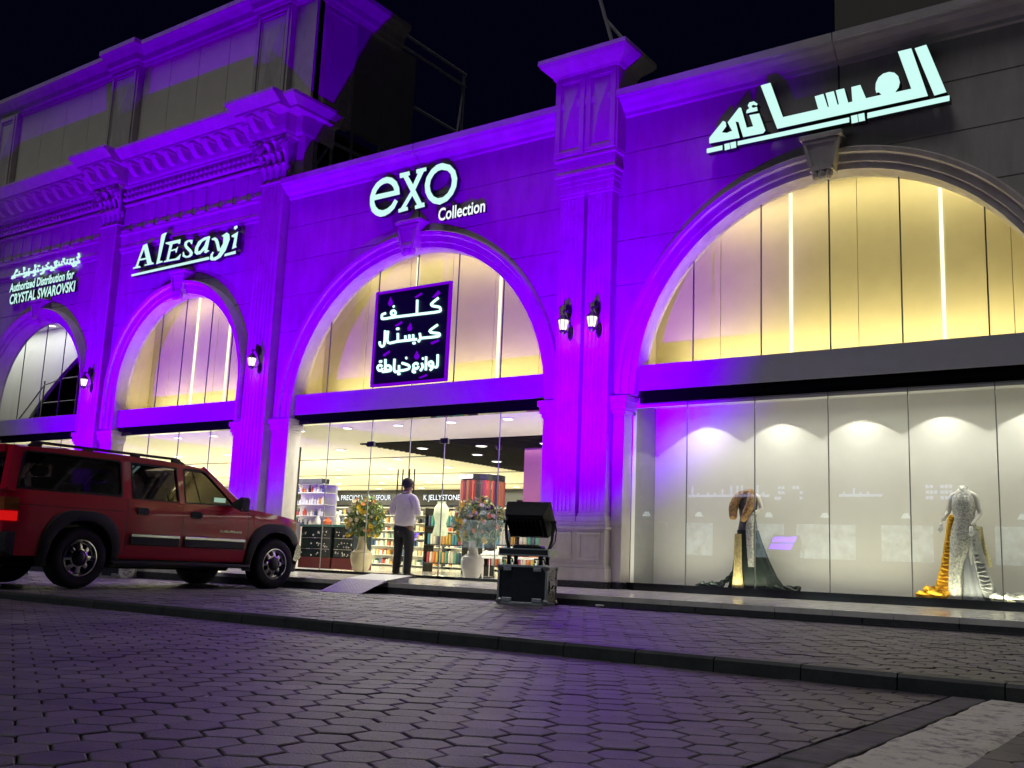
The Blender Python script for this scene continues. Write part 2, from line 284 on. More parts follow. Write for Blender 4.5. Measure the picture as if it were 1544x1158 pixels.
AL_a = [[(-18.35,7.247),(-18.323,7.221),(-18.38,6.928),(-18.3,6.894),(-18.418,6.857),(-18.487,6.878),(-18.479,6.936),(-18.617,6.863),(-18.75,6.865),(-18.833,6.928),(-18.827,7.05),(-18.729,7.179),(-18.539,7.239)],[(-18.449,7.181),(-18.592,7.147),(-18.701,7.031),(-18.711,6.939),(-18.628,6.943),(-18.505,7.046)]]
AL_Y = [[(-18.267,7.168),(-18.156,7.186),(-18.061,7.132),(-18.009,7.059),(-17.938,6.891),(-17.856,6.992),(-17.861,7.141),(-17.93,7.182),(-17.762,7.234),(-17.666,7.176),(-17.637,7.056),(-17.738,6.823),(-17.893,6.683),(-18.063,6.636),(-18.211,6.656),(-18.273,6.704),(-18.249,6.81),(-18.19,6.856),(-18.139,6.838),(-18.178,6.767),(-18.137,6.707),(-18.013,6.737),(-17.929,6.825),(-18.022,6.847),(-18.102,7.029),(-18.162,7.115),(-18.246,7.134)]]
AL_I = [[(-17.591,7.136),(-17.38,7.193),(-17.407,6.881),(-17.38,6.839),(-17.533,6.818),(-17.483,7.076),(-17.58,7.102)],[(-17.523,7.335),(-17.431,7.348),(-17.405,7.29),(-17.487,7.249),(-17.539,7.29)]]
AL_U = [[(-21.17,6.728),(-18.306,6.757),(-18.28,6.69),(-21.153,6.672)],[(-17.759,6.744),(-17.401,6.763),(-17.392,6.695),(-17.776,6.688)]]
NEON = [[(0.845,0.158),(0.762,0.206),(0.773,0.23),(0.861,0.253),(0.88,0.281),(0.85,0.299),(0.584,0.296),(0.283,0.292),(0.119,0.294),(0.102,0.272),(0.105,0.247),(0.15,0.238)],[(0.287,0.251),(0.282,0.266),(0.268,0.273),(0.249,0.271),(0.233,0.26),(0.227,0.244),(0.231,0.23),(0.246,0.222),(0.264,0.224),(0.28,0.235),(0.287,0.251)],[(0.57,0.147),(0.576,0.29)],[(0.252,0.177),(0.262,0.181)],[(0.854,0.432),(0.761,0.479),(0.78,0.502),(0.873,0.521),(0.885,0.541),(0.845,0.55),(0.657,0.547)],[(0.628,0.496),(0.641,0.549),(0.615,0.581)],[(0.593,0.553),(0.342,0.551),(0.208,0.551),(0.2,0.429)],[(0.542,0.5),(0.548,0.549)],[(0.492,0.498),(0.496,0.548)],[(0.44,0.501),(0.445,0.548)],[(0.336,0.467),(0.343,0.548)],[(0.16,0.422),(0.162,0.557),(0.133,0.584),(0.101,0.567),(0.095,0.531)],[(0.548,0.589),(0.575,0.589)],[(0.316,0.42),(0.346,0.42)],[(0.877,0.732),(0.879,0.846),(0.849,0.854)],[(0.823,0.821),(0.819,0.834),(0.805,0.842),(0.789,0.84),(0.775,0.831),(0.769,0.817),(0.773,0.804),(0.786,0.796),(0.803,0.798),(0.817,0.807),(0.823,0.826),(0.82,0.857),(0.79,0.881)],[(0.729,0.741),(0.736,0.877)],[(0.678,0.804),(0.694,0.842),(0.664,0.877)],[(0.684,0.758),(0.694,0.756)],[(0.636,0.827),(0.631,0.843),(0.615,0.852),(0.595,0.85),(0.578,0.839),(0.571,0.822),(0.576,0.806),(0.592,0.798),(0.612,0.799),(0.629,0.811)],[(0.578,0.844),(0.567,0.88),(0.601,0.884)],[(0.418,0.781),(0.508,0.812),(0.513,0.844),(0.457,0.855),(0.382,0.857),(0.321,0.857),(0.313,0.73)],[(0.379,0.801),(0.384,0.855)],[(0.465,0.734),(0.476,0.733)],[(0.371,0.888),(0.398,0.888)],[(0.188,0.723),(0.198,0.84)],[(0.271,0.819),(0.265,0.832),(0.245,0.839),(0.22,0.837),(0.199,0.827),(0.19,0.812),(0.197,0.799),(0.216,0.792),(0.242,0.794),(0.263,0.805),(0.271,0.819),(0.267,0.846),(0.158,0.85)],[(0.154,0.81),(0.149,0.826),(0.134,0.835),(0.113,0.833),(0.096,0.821),(0.089,0.804),(0.094,0.788),(0.11,0.779),(0.13,0.781),(0.147,0.792)],[(0.11,0.742),(0.14,0.74)]]
ACC = [[(0.2,0.071),(0.238,0.135),(0.222,0.165),(0.193,0.167),(0.17,0.138)],[(0.493,0.374),(0.521,0.432),(0.505,0.454),(0.471,0.454),(0.456,0.426)],[(0.601,0.67),(0.638,0.728),(0.62,0.758),(0.586,0.755),(0.567,0.724)],[(0.528,0.111),(0.617,0.074),(0.628,0.094),(0.545,0.123)],[(0.758,0.143),(0.836,0.079),(0.866,0.113),(0.793,0.147)],[(0.282,0.381),(0.375,0.343),(0.386,0.365),(0.304,0.394)],[(0.769,0.603),(0.876,0.579),(0.877,0.6),(0.788,0.623)],[(0.143,0.674),(0.232,0.633),(0.24,0.656),(0.161,0.692)],[(0.645,0.944),(0.745,0.914),(0.749,0.935),(0.659,0.955)]]
SWAR = [[(-26.854,7.384),(-26.841,7.458),(-26.738,7.411)],[(-26.762,7.448),(-26.652,7.628)],[(-26.734,7.461),(-26.492,7.463),(-26.512,7.55)],[(-26.494,7.472),(-26.251,7.456),(-26.308,7.64)],[(-26.226,7.478),(-26.132,7.457),(-26.149,7.401),(-26.26,7.365)],[(-26.122,7.481),(-26.011,7.449),(-26.053,7.372)],[(-26.039,7.57),(-26.015,7.467)],[(-25.985,7.463),(-25.803,7.438),(-25.784,7.486),(-25.697,7.358),(-25.78,7.336)],[(-25.758,7.632),(-25.686,7.439),(-25.568,7.432),(-25.585,7.508)],[(-25.6,7.577),(-25.542,7.577)],[(-25.454,7.441),(-25.339,7.442),(-25.358,7.527),(-25.291,7.419),(-25.321,7.357),(-25.432,7.339)],[(-25.273,7.466),(-25.14,7.448),(-25.027,7.449),(-25.217,7.541),(-25.116,7.6)],[(-24.976,7.474),(-24.921,7.483),(-24.936,7.42),(-24.813,7.371),(-24.954,7.373)],[(-24.816,7.583),(-24.726,7.424),(-24.838,7.423)],[(-24.736,7.604),(-24.693,7.468),(-24.582,7.469)],[(-24.598,7.544),(-24.553,7.465),(-24.442,7.466),(-24.46,7.549)],[(-24.406,7.558),(-24.304,7.463),(-24.198,7.48),(-24.215,7.563)],[(-24.429,7.602),(-24.374,7.602)],[(-24.135,7.439),(-24.054,7.444),(-24.078,7.56)],[(-24.043,7.523),(-23.91,7.536),(-23.89,7.437),(-23.988,7.387)],[(-23.862,7.433),(-23.783,7.438),(-23.794,7.36),(-23.926,7.346)],[(-23.781,7.566),(-23.71,7.476),(-23.669,7.406),(-23.776,7.405)],[(-23.746,7.656),(-23.665,7.517)]]# ------------------------------------------------------------------ the shop building: right wing and taller left wing
YW=14.0
bld=thing('shop_building',(-8.5,14.0,0),'low purple lit shop wing with two wide round arches and a flat parapet','building')
tall=thing('tall_building',(-19.5,14.0,0),'taller purple lit wing with heavy bracketed cornice and panelled upper storey','building')
BIGA=(-4.54,3.06,3.03); EXOA=(-12.39,3.06,3.03); ALA=(-19.3,2.16,3.88); SWA=(-25.15,2.16,3.88)
def archz(a,x,r):
    d=abs(x-a[0]); return None if d>=r else a[2]+math.sqrt(max(0,r*r-d*d))
def wall(parent,x0,x1,z1,arches,grooves):
    xs=sorted(set([round(x0+(x1-x0)*i/int((x1-x0)/.04),4) for i in range(int((x1-x0)/.04)+1)]+[round(a[0]+s*(a[1]+.2),4) for a in arches for s in (-1,1)]))
    def zl(x):
        for a in arches:
            z=archz(a,x,a[1]+.2)
            if z is not None: return z
            if abs(abs(x-a[0])-(a[1]+.2))<1e-3: return a[2]
        return 0
    base=MB(); pan=MB(); bands=[0]+list(grooves)+[z1]; g=.011
    for i in range(len(xs)-1):
        a,b=xs[i],xs[i+1]; m=(a+b)/2
        if zl(m)>0: za=max(zl(a),0); zb=max(zl(b),0)
        else: za=zb=0
        if zl(m)>0 and za==0: za=[q[2] for q in arches if abs(m-q[0])<q[1]+.2][0]
        if zl(m)>0 and zb==0: zb=[q[2] for q in arches if abs(m-q[0])<q[1]+.2][0]
        base.add([(a,YW+.022,za),(b,YW+.022,zb),(b,YW+.022,z1),(a,YW+.022,z1)],[(0,1,2,3)])
        for k in range(len(bands)-1):
            lo,hi=bands[k]+(g if k else 0),bands[k+1]-g
            la,lb=max(lo,za),max(lo,zb)
            if la>=hi and lb>=hi: continue
            la,lb=min(la,hi),min(lb,hi)
            pan.add([(a,YW,la),(b,YW,lb),(b,YW,hi),(a,YW,hi),(a,YW+.022,hi+g*.7),(b,YW+.022,hi+g*.7),(a,YW+.022,lo-g*.7),(b,YW+.022,lo-g*.7)],[(0,1,2,3),(3,2,5,4)]+([(6,7,1,0)] if la==lo and lb==lo and k else []))
    w=build('wall',pan,M['wall'],parent); build('wall_backing',base,M['wall'],w)
    return w
def moulding(parent,a,zb,wd=.33,thick=.16):
    cx,r,zc=a; P=[]
    n=48
    if zc-zb>.05: P+=[(cx-r,zb+(zc-zb)*i/4,-1,0) for i in range(4)]
    P+=[(cx+r*math.cos(PI-PI*i/n),zc+r*math.sin(PI*i/n),math.cos(PI-PI*i/n),math.sin(PI*i/n)) for i in range(n+1)]
    if zc-zb>.05: P+=[(cx+r,zc-(zc-zb)*i/4,1,0) for i in range(1,5)]
    k=wd/.33; t=thick/.14
    prof=[(0,.30),(0,-.01),(.015,-.045*t),(.10*k,-.05*t),(.115*k,-.075*t),(.22*k,-.085*t),(.24*k,-.125*t),(.30*k,-.14*t),(.33*k,-.10*t),(.33*k,.03)]
    mb=MB(); mb.loft([[(x+nx*o,YW+y,z+nz*o) for o,y in prof] for x,z,nx,nz in P],cap=(True,True),closed=False)
    return build('arch_moulding',mb,M['trim'],parent,smooth=True,angle=30)
def keystone(parent,cx,zt,zb,w0=.27,w1=.16):
    mb=MB(); mb.loft([[(cx-w0,YW+.02,zt),(cx+w0,YW+.02,zt),(cx+w0,YW-.24,zt),(cx-w0,YW-.24,zt)],[(cx-w1,YW+.02,zb+.12),(cx+w1,YW+.02,zb+.12),(cx+w1,YW-.20,zb+.12),(cx-w1,YW-.20,zb+.12)]])
    mb.box(cx-w0-.04,cx+w0+.04,YW-.29,YW+.02,zt,zt+.07,.012)
    # recessed face with raised rim
    e=.05; mb.prism([(cx-w0+.005,zt-.02),(cx+w0-.005,zt-.02),(cx+w0-.05,zt-.06),(cx-w0+.05,zt-.06)],YW-.262,YW-.23)
    for s in (-1,1): mb.prism([(cx+s*(w0-.005),zt-.03),(cx+s*(w1+.012),zb+.16),(cx+s*(w1-.035),zb+.2),(cx+s*(w0-.055),zt-.06)],YW-.258,YW-.19)
    mb.prism([(cx-w1-.01,zb+.12),(cx+w1+.01,zb+.12),(cx+w1-.02,zb+.19),(cx-w1+.02,zb+.19)],YW-.255,YW-.18)
    for q,(dx,rr) in enumerate(((-.1,.055),(0,.075),(.1,.055))): mb.sphere((cx+dx,YW-.19,zb+.07),rr,.07,.09,8,6)
    return build('keystone',mb,M['trim'],parent)
def jamb(parent,x0,x1,zt=3.03):
    mb=MB(); mb.box(x0,x1,YW-.05,YW+.3,.1,zt-.34,.008)
    for z in (.95,1.75): mb.box(x0-.004,x1+.004,YW-.054,YW+.2,z,z+.012)
    xm=[(x0-.0,x1+.0,zt-.34,zt-.30),(x0-.02,x1+.02,zt-.30,zt-.24),(x0-.05,x1+.05,zt-.24,zt-.12),(x0-.08,x1+.08,zt-.12,zt-.02)]
    for q,(a,b,c,d) in enumerate(xm): mb.box(a,b,YW-.05-.025*q,YW+.31,c,d,.006)
    o=build('jamb_pier',mb,M['trim'],parent); p=MB(); p.box(x0-.01,x1+.01,YW-.07,YW+.28,0,.1); build('plinth',p,M['plinth'],o)
def shaft(mb,x0,x1,y,z0,z1,nf):
    w=x1-x0; m=.05; fw=(w-2*m)/nf; prof=[(x0,y+.25),(x0,y)]
    for k in range(nf):
        c=x0+m+fw*(k+.5); rr=fw*.36
        prof+=[(c+rr*math.cos(PI-PI*i/6),y+rr*.8*math.sin(PI*i/6)) for i in range(7)]
    prof+=[(x1,y),(x1,y+.25)]
    mb.loft([[(a,b,z) for a,b in prof] for z in (z0,z1)],closed=False,cap=(False,False)); mb.box(x0,x1,y+.005,y+.25,z1,z1+.05); mb.box(x0,x1,y+.002,y+.25,z0-.03,z0)
def frieze(mb,x0,x1,steps,yb):
    for z0,z1,p in steps: mb.box(x0-p,x1+p,yb-p,yb+.25,z0,z1,.006)
def panel(mb,x0,x1,z0,z1,y,e=.05,d=.02):
    for a,b,c,dd in ((x0,x1,z0,z0+e),(x0,x1,z1-e,z1),(x0,x0+e,z0+e,z1-e),(x1-e,x1,z0+e,z1-e)): mb.box(a,b,y-d,y+.01,c,dd,.006)
def diamond(mb,x0,x1,z0,z1,y,d=.07):
    xm,zm=(x0+x1)/2,(z0+z1)/2
    mb.add([(x0,y,z0),(x1,y,z0),(x1,y,z1),(x0,y,z1),(xm,y-d,zm)],[(0,1,4),(1,2,4),(2,3,4),(3,0,4)])
# ---- right wing
wall(bld,-16.03,4.0,7.78,[EXOA,BIGA],(4.84,5.6,6.36,7.1))
for a in (EXOA,BIGA): moulding(bld,a,3.03)
keystone(bld,-12.40,6.55,5.95); keystone(bld,-4.55,6.55,5.95)
for x0,x1 in ((-15.92,-15.46),(-9.32,-9.05),(-7.98,-7.79),(-1.46,-1.1)): jamb(bld,x0,x1)
# coping
mb=MB()
for (xa,xb) in ((-16.03,-12.365),(-12.35,-8.6),(-8.6,-4.36),(-4.345,4)):
    prof=[(0,7.72),(-.04,7.74),(-.05,7.80),(-.12,7.83),(-.17,7.90),(-.24,7.95),(-.26,7.99),(-.30,8.0),(-.30,8.12),(.25,8.13)]
    mb.loft([[(x,YW+y,z) for y,z in prof] for x in (xa,xb)],closed=False,cap=(False,False))
mb.box(-16.03,4,YW+.2,YW+.3,7.5,8.12)
build('coping',mb,mat('coping_stone',(.54,.50,.48),.7,var=.15,scale=2,bump=.15,bscale=40),bld)
for x in (-12.357,-4.352): mb=MB(); mb.box(x-.012,x+.012,YW-.012,YW+.04,6.63,7.74); build('movement_joint',mb,M['dark'],bld)
# pilaster between the two arches
pil=MB(); y=YW-.2
for x0,x1 in ((-9.02,-8.55),(-8.48,-8.01)):
    shaft(pil,x0,x1,y,1.18,6.38,5); frieze(pil,x0,x1,[(1.02,1.10,.03),(1.10,1.15,.015)],y); frieze(pil,x0,x1,[(6.42,6.47,.015),(6.47,6.60,.03)],y)
frieze(pil,-9.02,-8.01,[(6.60,6.68,.04),(6.68,6.78,.06),(6.78,6.84,.09),(6.84,7.06,.06),(7.06,7.1,.1)],y)
frieze(pil,-9.02,-8.01,[(.1,.30,.07),(.30,.36,.05),(.36,.9,.03),(.9,.95,.06),(.95,1.02,.04)],y)
pil.box(-8.53,-8.5,y-.032,y+.1,.4,.88)
for x0,x1 in ((-8.98,-8.57),(-8.46,-8.05)): panel(pil,x0,x1,.42,.86,y-.03,.05,.015)
p=build('pilaster',pil,M['trim'],bld)
mb=MB(); mb.box(-9.1,-7.93,y-.075,YW+.02,0,.1); build('plinth',mb,M['plinth'],p)
mb=MB(); yb=YW-.28; mb.box(-9.14,-7.9,yb,YW+.35,7.1,8.6)
for x0,x1 in ((-9.1,-8.54),(-8.5,-7.94)):
    panel(mb,x0,x1,7.14,8.56,yb,.09,.03); panel(mb,x0+.09,x1-.09,7.23,8.47,yb,.025,.012); diamond(mb,x0+.115,x1-.115,7.255,8.445,yb,.07)
build('pedestal_block',mb,M['trim'],p)
mb=MB(); prof=[(.02,8.56),(.05,8.62),(.12,8.68),(.2,8.76),(.24,8.82),(.24,8.9)]
mb.loft([[(-9.14-o,yb-o,z),(-7.9+o,yb-o,z),(-7.9+o,YW+.35+o,z),(-9.14-o,YW+.35+o,z)] for o,z in prof]); build('pedestal_cap',mb,M['trim'],p)
# ---- glazing shared by all bays
def lunette(parent,a,joints,z0=3.5):
    cx,r,zc=a; xs=[cx-math.sqrt(r*r-max(0,z0-zc)**2) if z0>zc else cx-r]+joints+[cx+(math.sqrt(r*r-max(0,z0-zc)**2) if z0>zc else r)]
    for i in range(len(xs)-1):
        xa,xb=xs[i]+.004,xs[i+1]-.004; n=8
        top=[(xb+(xa-xb)*k/n) for k in range(n+1)]
        poly=[(xa,z0),(xb,z0)]+[(x,max(z0+.001,zc+math.sqrt(max(0,r*r-(x-cx)**2)))) for x in top]
        mb=MB(); mb.add([(x,YW+.235,z) for x,z in poly],[tuple(range(len(poly)))]); build('lunette_pane',mb,M['lunette'],parent)
        if i:
            mb=MB(); mb.box(xs[i]-.009,xs[i]+.009,YW+.225,YW+.245,z0,zc+math.sqrt(r*r-(xs[i]-cx)**2)); build('glazing_joint',mb,M['edge'],parent)
def transom(parent,x0,x1):
    mb=MB(); mb.box(x0,x1,YW+.06,YW+.28,3.09,3.5,.004); build('transom_panel',mb,mat('aluminium_cladding',(.44,.44,.46),.38,metal=.1,var=.05),parent)
    mb=MB(); mb.box(x0,x1,YW+.085,YW+.26,2.985,3.088); mb.box(x0,x1,YW+.075,YW+.1,3.03,3.04); mb.box(x0,x1,YW+.15,YW+.3,2.90,2.983); 
    build('shutter_housing',mb,mat('polished_black',(.05,.05,.055),.04,metal=.9,var=0),parent)
def glazing(parent,x0,x1,joints,z0,z1=2.9,y=YW+.2):
    xs=[x0]+joints+[x1]
    for i in range(len(xs)-1):
        mb=MB(); mb.add([(xs[i]+.003,y,z0),(xs[i+1]-.003,y,z0),(xs[i+1]-.003,y,z1),(xs[i]+.003,y,z1)],[(0,1,2,3)]); build('glass_pane',mb,M['glass'],parent)
        if i:
            mb=MB(); mb.box(xs[i]-.006,xs[i]+.006,y-.004,y+.016,z0,z1); build('glazing_joint',mb,mat('joint_silicone',(.22,.23,.21),.4,var=0),parent)
    mb=MB(); mb.box(x0,x1,y-.05,y+.06,0,z0); build('sill',mb,mat('black_sill',(.012,.012,.014),.12,var=0),parent)
JB=[-6.75,-5.64,-4.6,-3.6,-2.5]; JE=[-14.74,-13.49,-12.5,-11.5,-10.45]; JA=[-20.35,-19.5,-18.55,-17.8]
lunette(bld,BIGA,JB); lunette(bld,EXOA,JE); lunette(tall,ALA,JA); lunette(tall,SWA,[-26.3,-25.3,-24.4,-23.6])
for p,x0,x1 in ((bld,-15.45,-9.33),(bld,-7.62,-1.48),(tall,-21.46,-17.14),(tall,-27.31,-22.99)): transom(p,x0,x1)
glazing(bld,-15.45,-9.33,[-14.55,-13.4,-12.42,-11.6,-10.38],.05)
glazing(bld,-7.79,-1.46,[-6.82,-5.73,-4.64,-3.55,-2.46],.11)
glazing(tall,-21.46,-17.14,[-20.4,-19.3,-18.2],.05); glazing(tall,-27.31,-22.99,[-26.2,-25.1,-24.0],.05)
mb=MB()
for x in (-12.62,-12.50,-12.34,-12.22): mb.tube([(x,YW+.14,.75),(x,YW+.14,1.95)],.013,8)
for x in (-12.56,-12.28): 
    for z in (1.0,1.65): mb.tube([(x-.06,YW+.14,z),(x+.06,YW+.14,z)],.008,6); mb.tube([(x,YW+.14,z),(x,YW+.2,z)],.008,6)
build('door_handles',mb,M['black'],bld)
for x in (-13.4,-11.6):
    mb=MB(); mb.box(x-.09,x+.09,YW+.175,YW+.225,2.40,2.5,.004); build('patch_fitting',mb,M['black'],bld)
# lit boxes behind the lunettes
def cavity(parent,a,seams,strips,warm):
    cx,r,zc=a; x0,x1=cx-r-.15,cx+r+.15; yb=YW+.92
    xs=[x0]+seams+[x1]
    for i in range(len(xs)-1):
        mb=MB(); mb.box(xs[i]+.004,xs[i+1]-.004,yb,yb+.03,3.4,6.5,.003); build('back_panel',mb,M['cream'],parent)
    mb=MB(); mb.box(x0,x1,YW+.27,yb+.1,3.38,3.49); mb.box(x0-.05,x0,YW+.25,yb+.1,3.3,6.6); mb.box(x1,x1+.05,YW+.25,yb+.1,3.3,6.6); mb.box(x0,x1,YW+.25,yb+.1,6.35,6.5); mb.box(x0,x1,yb+.05,yb+.1,3.3,6.6)
    build('light_box',mb,M['cream'],parent)
    for x in strips:
        mb=MB(); mb.box(x-.022,x+.022,yb-.03,yb-.002,3.5,6.3); build('light_strip',mb,M['warmled'],parent)
    mb=MB(); mb.box(x0+.05,x1-.05,yb-.10,yb-.05,3.492,3.51); build('base_strip',mb,emis('base_warm',(1,.78,.25),1.4*warm),parent)
    for sx in (-1,0,1):
        l=bpy.data.lights.new('cavity_light','AREA'); l.shape='RECTANGLE'; l.size=1.5; l.size_y=.25; l.energy=14*warm; l.color=(1,.89,.50)
        o=bpy.data.objects.new('cavity_light',l); C.objects.link(o); o.location=(cx+sx*r*.5,YW+.5,6.3 if sx==0 else 6.2); o.rotation_euler=(R(14),0,0)
    l=bpy.data.lights.new('cavity_light','AREA'); l.shape='RECTANGLE'; l.size=5.4 if r>3 else 3.8; l.size_y=.2; l.energy=92*warm; l.color=(1,.88,.47)
    o=bpy.data.objects.new('cavity_light',l); C.objects.link(o); o.location=(cx,YW+.45,3.52); o.rotation_euler=(PI-R(16),0,0)
cavity(bld,BIGA,[-6.6,-5.45,-4.4,-3.2,-2.3],[-5.42,-3.2],1.0)
cavity(bld,EXOA,[-14.4,-13.3,-12.2,-11.15,-10.1],[-13.1,-11.02],.85)
cavity(tall,ALA,[-20.9,-20.1,-19.2,-18.3,-17.6],[-19.95,-18.75,-17.75],.6)
# ---- taller left wing
TX1=-15.70
GZ=(4.84,5.6,6.36,7.1)
wall(tall,-32,-16.035,8.0,[ALA,SWA],GZ)
for a in (ALA,SWA): moulding(tall,a,3.03,.30,.24)
keystone(tall,-19.3,6.5,5.9,.25,.15); keystone(tall,-25.15,6.5,5.9,.25,.15)
for x0,x1 in ((-21.93,-21.48),(-17.13,-16.83),(-22.98,-22.7),(-27.8,-27.33)): jamb(tall,x0,x1)
def leaf(mb,cx,y,z,w,h,curl):
    rows=[]
    for k in range(9):
        t=k/8; ww=w*(.8+.9*t-1.35*t**3); yy=y-curl*(t**1.6)*1.15; zz=z+h*(math.sin(t*2.35)/.95*.9)
        rows.append([(cx-ww/2,yy+.012,zz),(cx-ww/4,yy-.01,zz),(cx,yy-.03,zz+.005),(cx+ww/4,yy-.01,zz),(cx+ww/2,yy+.012,zz)])
    mb.loft(rows,closed=False,cap=(False,False))
def capital(x0,x1,y,z0,z1):
    mb=MB(); w=x1-x0; h=z1-z0; mb.box(x0+.03,x1-.03,y+.04,YW+.1,z0,z1); mb.box(x0-.02,x1+.02,y-.03,YW+.1,z0-.05,z0,.012)
    for tier,(n,zz,hh,c) in enumerate(((4,z0,h*.42,.17),(5,z0+h*.25,h*.45,.24),(4,z0+h*.5,h*.42,.30))):
        for k in range(n):
            cx=x0+w*(k+.5)/n; leaf(mb,cx+(cx-(x0+x1)/2)*.16*(tier+1),y+.03-.03*tier,zz,w/n*.70,hh,c)
    for s in (-1,1):
        for q in range(3): # scrolls
            rr=.15-.045*q; cx=(x0+x1)/2+s*(w/2+.02); mb.tube([(cx+rr*math.cos(t),y-.17-.015*q,z1-.17+rr*math.sin(t)) for t in [i*PI/5 for i in range(11)]],.022,6)
        for q in range(3): # leaves on the flank
            yy=y+.08+.1*q; mb.sphere((x1+.02 if s>0 else x0-.02,yy,z0+h*(.3+.2*(q%2))),.05,.05,.11,6,5)
    mb.loft([[(x0-o,y-o,z),(x1+o,y-o,z),(x1+o,YW+.1,z),(x0-o,YW+.1,z)] for o,z in ((.10,z1-.02),(.16,z1+.03),(.16,z1+.1))])
    return mb
PIL=[(-28.55,-27.85),(-22.68,-21.98),(-16.75,-16.03)]
for x0,x1 in PIL:
    mb=MB(); y=YW-.2; shaft(mb,x0,x1,y,1.1,8.05,6); frieze(mb,x0,x1,[(.12,.4,.06),(.4,.9,.03),(.9,1.0,.05),(1.0,1.07,.03)],y)
    o=build('pilaster',mb,M['trim'],tall); build('capital',capital(x0,x1,y,8.15,9.05),M['trim'],o,smooth=True,angle=50)
    mb=MB(); mb.box(x0-.065,x1+.065,y-.066,YW+.02,0,.12); build('plinth',mb,M['plinth'],o)
# entablature between pilasters: fluted frieze, bead rows, plain band
mb=MB(); bays=[(-32,-28.55),(-27.85,-22.68),(-21.98,-16.75)]
for x0,x1 in bays:
    mb.box(x0,x1,YW-.05,YW+.05,7.40,7.47,.01); mb.box(x0,x1,YW-.09,YW+.05,7.47,7.55,.012); mb.box(x0,x1,YW-.06,YW+.05,7.55,7.82,.01); mb.box(x0,x1,YW-.12,YW+.05,7.82,7.90,.012)
    n=int((x1-x0)/.44); w=(x1-x0)/n
    for k in range(n):
        a=x0+w*k; mb.box(a+.02,a+w*.62,YW-.045,YW+.05,7.96,8.55,.012); mb.box(a+w*.14,a+w*.86,YW-.135,YW+.02,7.90,7.96,.01)
    mb.box(x0,x1,YW-.02,YW+.05,7.9,8.6); mb.box(x0,x1,YW-.10,YW+.05,8.58,8.64,.012)
    mb.box(x0,x1,YW-.12,YW+.05,8.71,9.06,.01); mb.box(x0,x1,YW-.15,YW+.05,9.04,9.08,.008)
    n=int((x1-x0)/.16); w=(x1-x0)/n
    for k in range(n):
        mb.sphere((x0+w*(k+.5),YW-.135,8.76),.05,.05,.055,7,5); mb.sphere((x0+w*(k+.5),YW-.135,8.90),.055,.05,.06,7,5)
mb.box(-32,TX1,YW-.0,YW+.25,8.0,9.9)
build('entablature',mb,M['trim'],tall)
# cornice with brackets, breaking forward over the pilasters
def crown_path(d):   # plan outline of the cornice face at projection d
    P=[(-32,YW-d)]
    for x0,x1 in PIL[1:]:
        a,b=x0-.12,x1+.12; f=.28
        P+=[(a-d*.5,YW-d),(a-d*.5,YW-d-f),(b+min(d,.4)*.55,YW-d-f),(b+min(d,.4)*.55,YW-d)]
    P+=[(TX1+d*.45,YW-d),(TX1+d*.45,YW+.75)]
    return P
prof=[(.14,9.08),(.18,9.14),(.2,9.24),(.42,9.50),(.44,9.53),(.50,9.54),(.50,9.60),(.55,9.63),(.66,9.72),(.72,9.76),(.72,9.83),(.1,9.9)]
mb=MB(); mb.loft([[(x,y,z) for x,y in crown_path(d)] for d,z in prof[:3]],closed=False,cap=(False,False))
mb.loft([[(x,y,z) for x,y in crown_path(d)] for d,z in [(.2,9.5)]+prof[4:]],closed=False,cap=(False,False)); mb.loft([[(x,y,z) for x,y in crown_path(d)] for d,z in ((.2,9.24),(.2,9.5))],closed=False,cap=(False,False))
cor=build('cornice',mb,M['trim'],tall)
br=MB(); br.loft([[(-.11,0,0),(.11,0,0),(.11,-.30,0),(-.11,-.30,0)],[(-.11,0,-.035),(.11,0,-.035),(.11,-.295,-.035),(-.11,-.295,-.035)],[(-.09,0,-.055),(.09,0,-.055),(.09,-.27,-.065),(-.09,-.27,-.065)],[(-.09,0,-.17),(.09,0,-.17),(.09,-.20,-.15),(-.09,-.20,-.15)],[(-.09,0,-.28),(.09,0,-.28),(.09,-.09,-.25),(-.09,-.09,-.25)]])
bme=None; xs=[]
x=-31.7
while x<-15.8: xs.append(x); x+=.47
for x in xs:
    inp=any(a-.3<x<b+.3 for a,b in PIL[1:]); o2=bpy.data.objects.new('bracket',bme) if bme else build('bracket',br,M['trim'],tall,world=False)
    if bme is None: bme=o2.data
    else: C.objects.link(o2); o2.parent=tall
    o2.location=(x+19.5,-.2-(.28 if inp else 0),9.5)
# upper storey
YU=YW+.06; mb=MB()
cells=[(-32,-28.6),(-27.7,-23.1),(-21.95,-17.5)]
for x0,x1 in cells:
    n=4; w=(x1-x0)/n
    for k in range(n): mb.box(x0+w*k+.006,x0+w*(k+1)-.006,YU,YU+.05,9.8,12.42,.004)
mb.box(-32,TX1,YU+.05,YU+.2,9.7,12.9)
build('upper_wall',mb,mat('beige_cladding',(.66,.62,.50),.6,var=.05,scale=2),tall)
for x0,x1 in ((-28.6,-27.7),(-23.1,-21.95),(-17.5,-16.35)):
    mb=MB(); y=YU-.16; mb.box(x0,x1,y,YU+.06,9.8,12.4); panel(mb,x0+.06,x1-.06,9.85,12.34,y,.09,.04); panel(mb,x0+.18,x1-.18,10.0,12.2,y,.03,.02); diamond(mb,x0+.21,x1-.21,10.05,12.15,y,.09)
    build('upper_pilaster',mb,M['trim'],tall)
mb=MB(); mb.box(-16.35,TX1-.002,YU-.02,YU+.08,9.8,12.42); build('corner_strip',mb,M['trim'],tall)
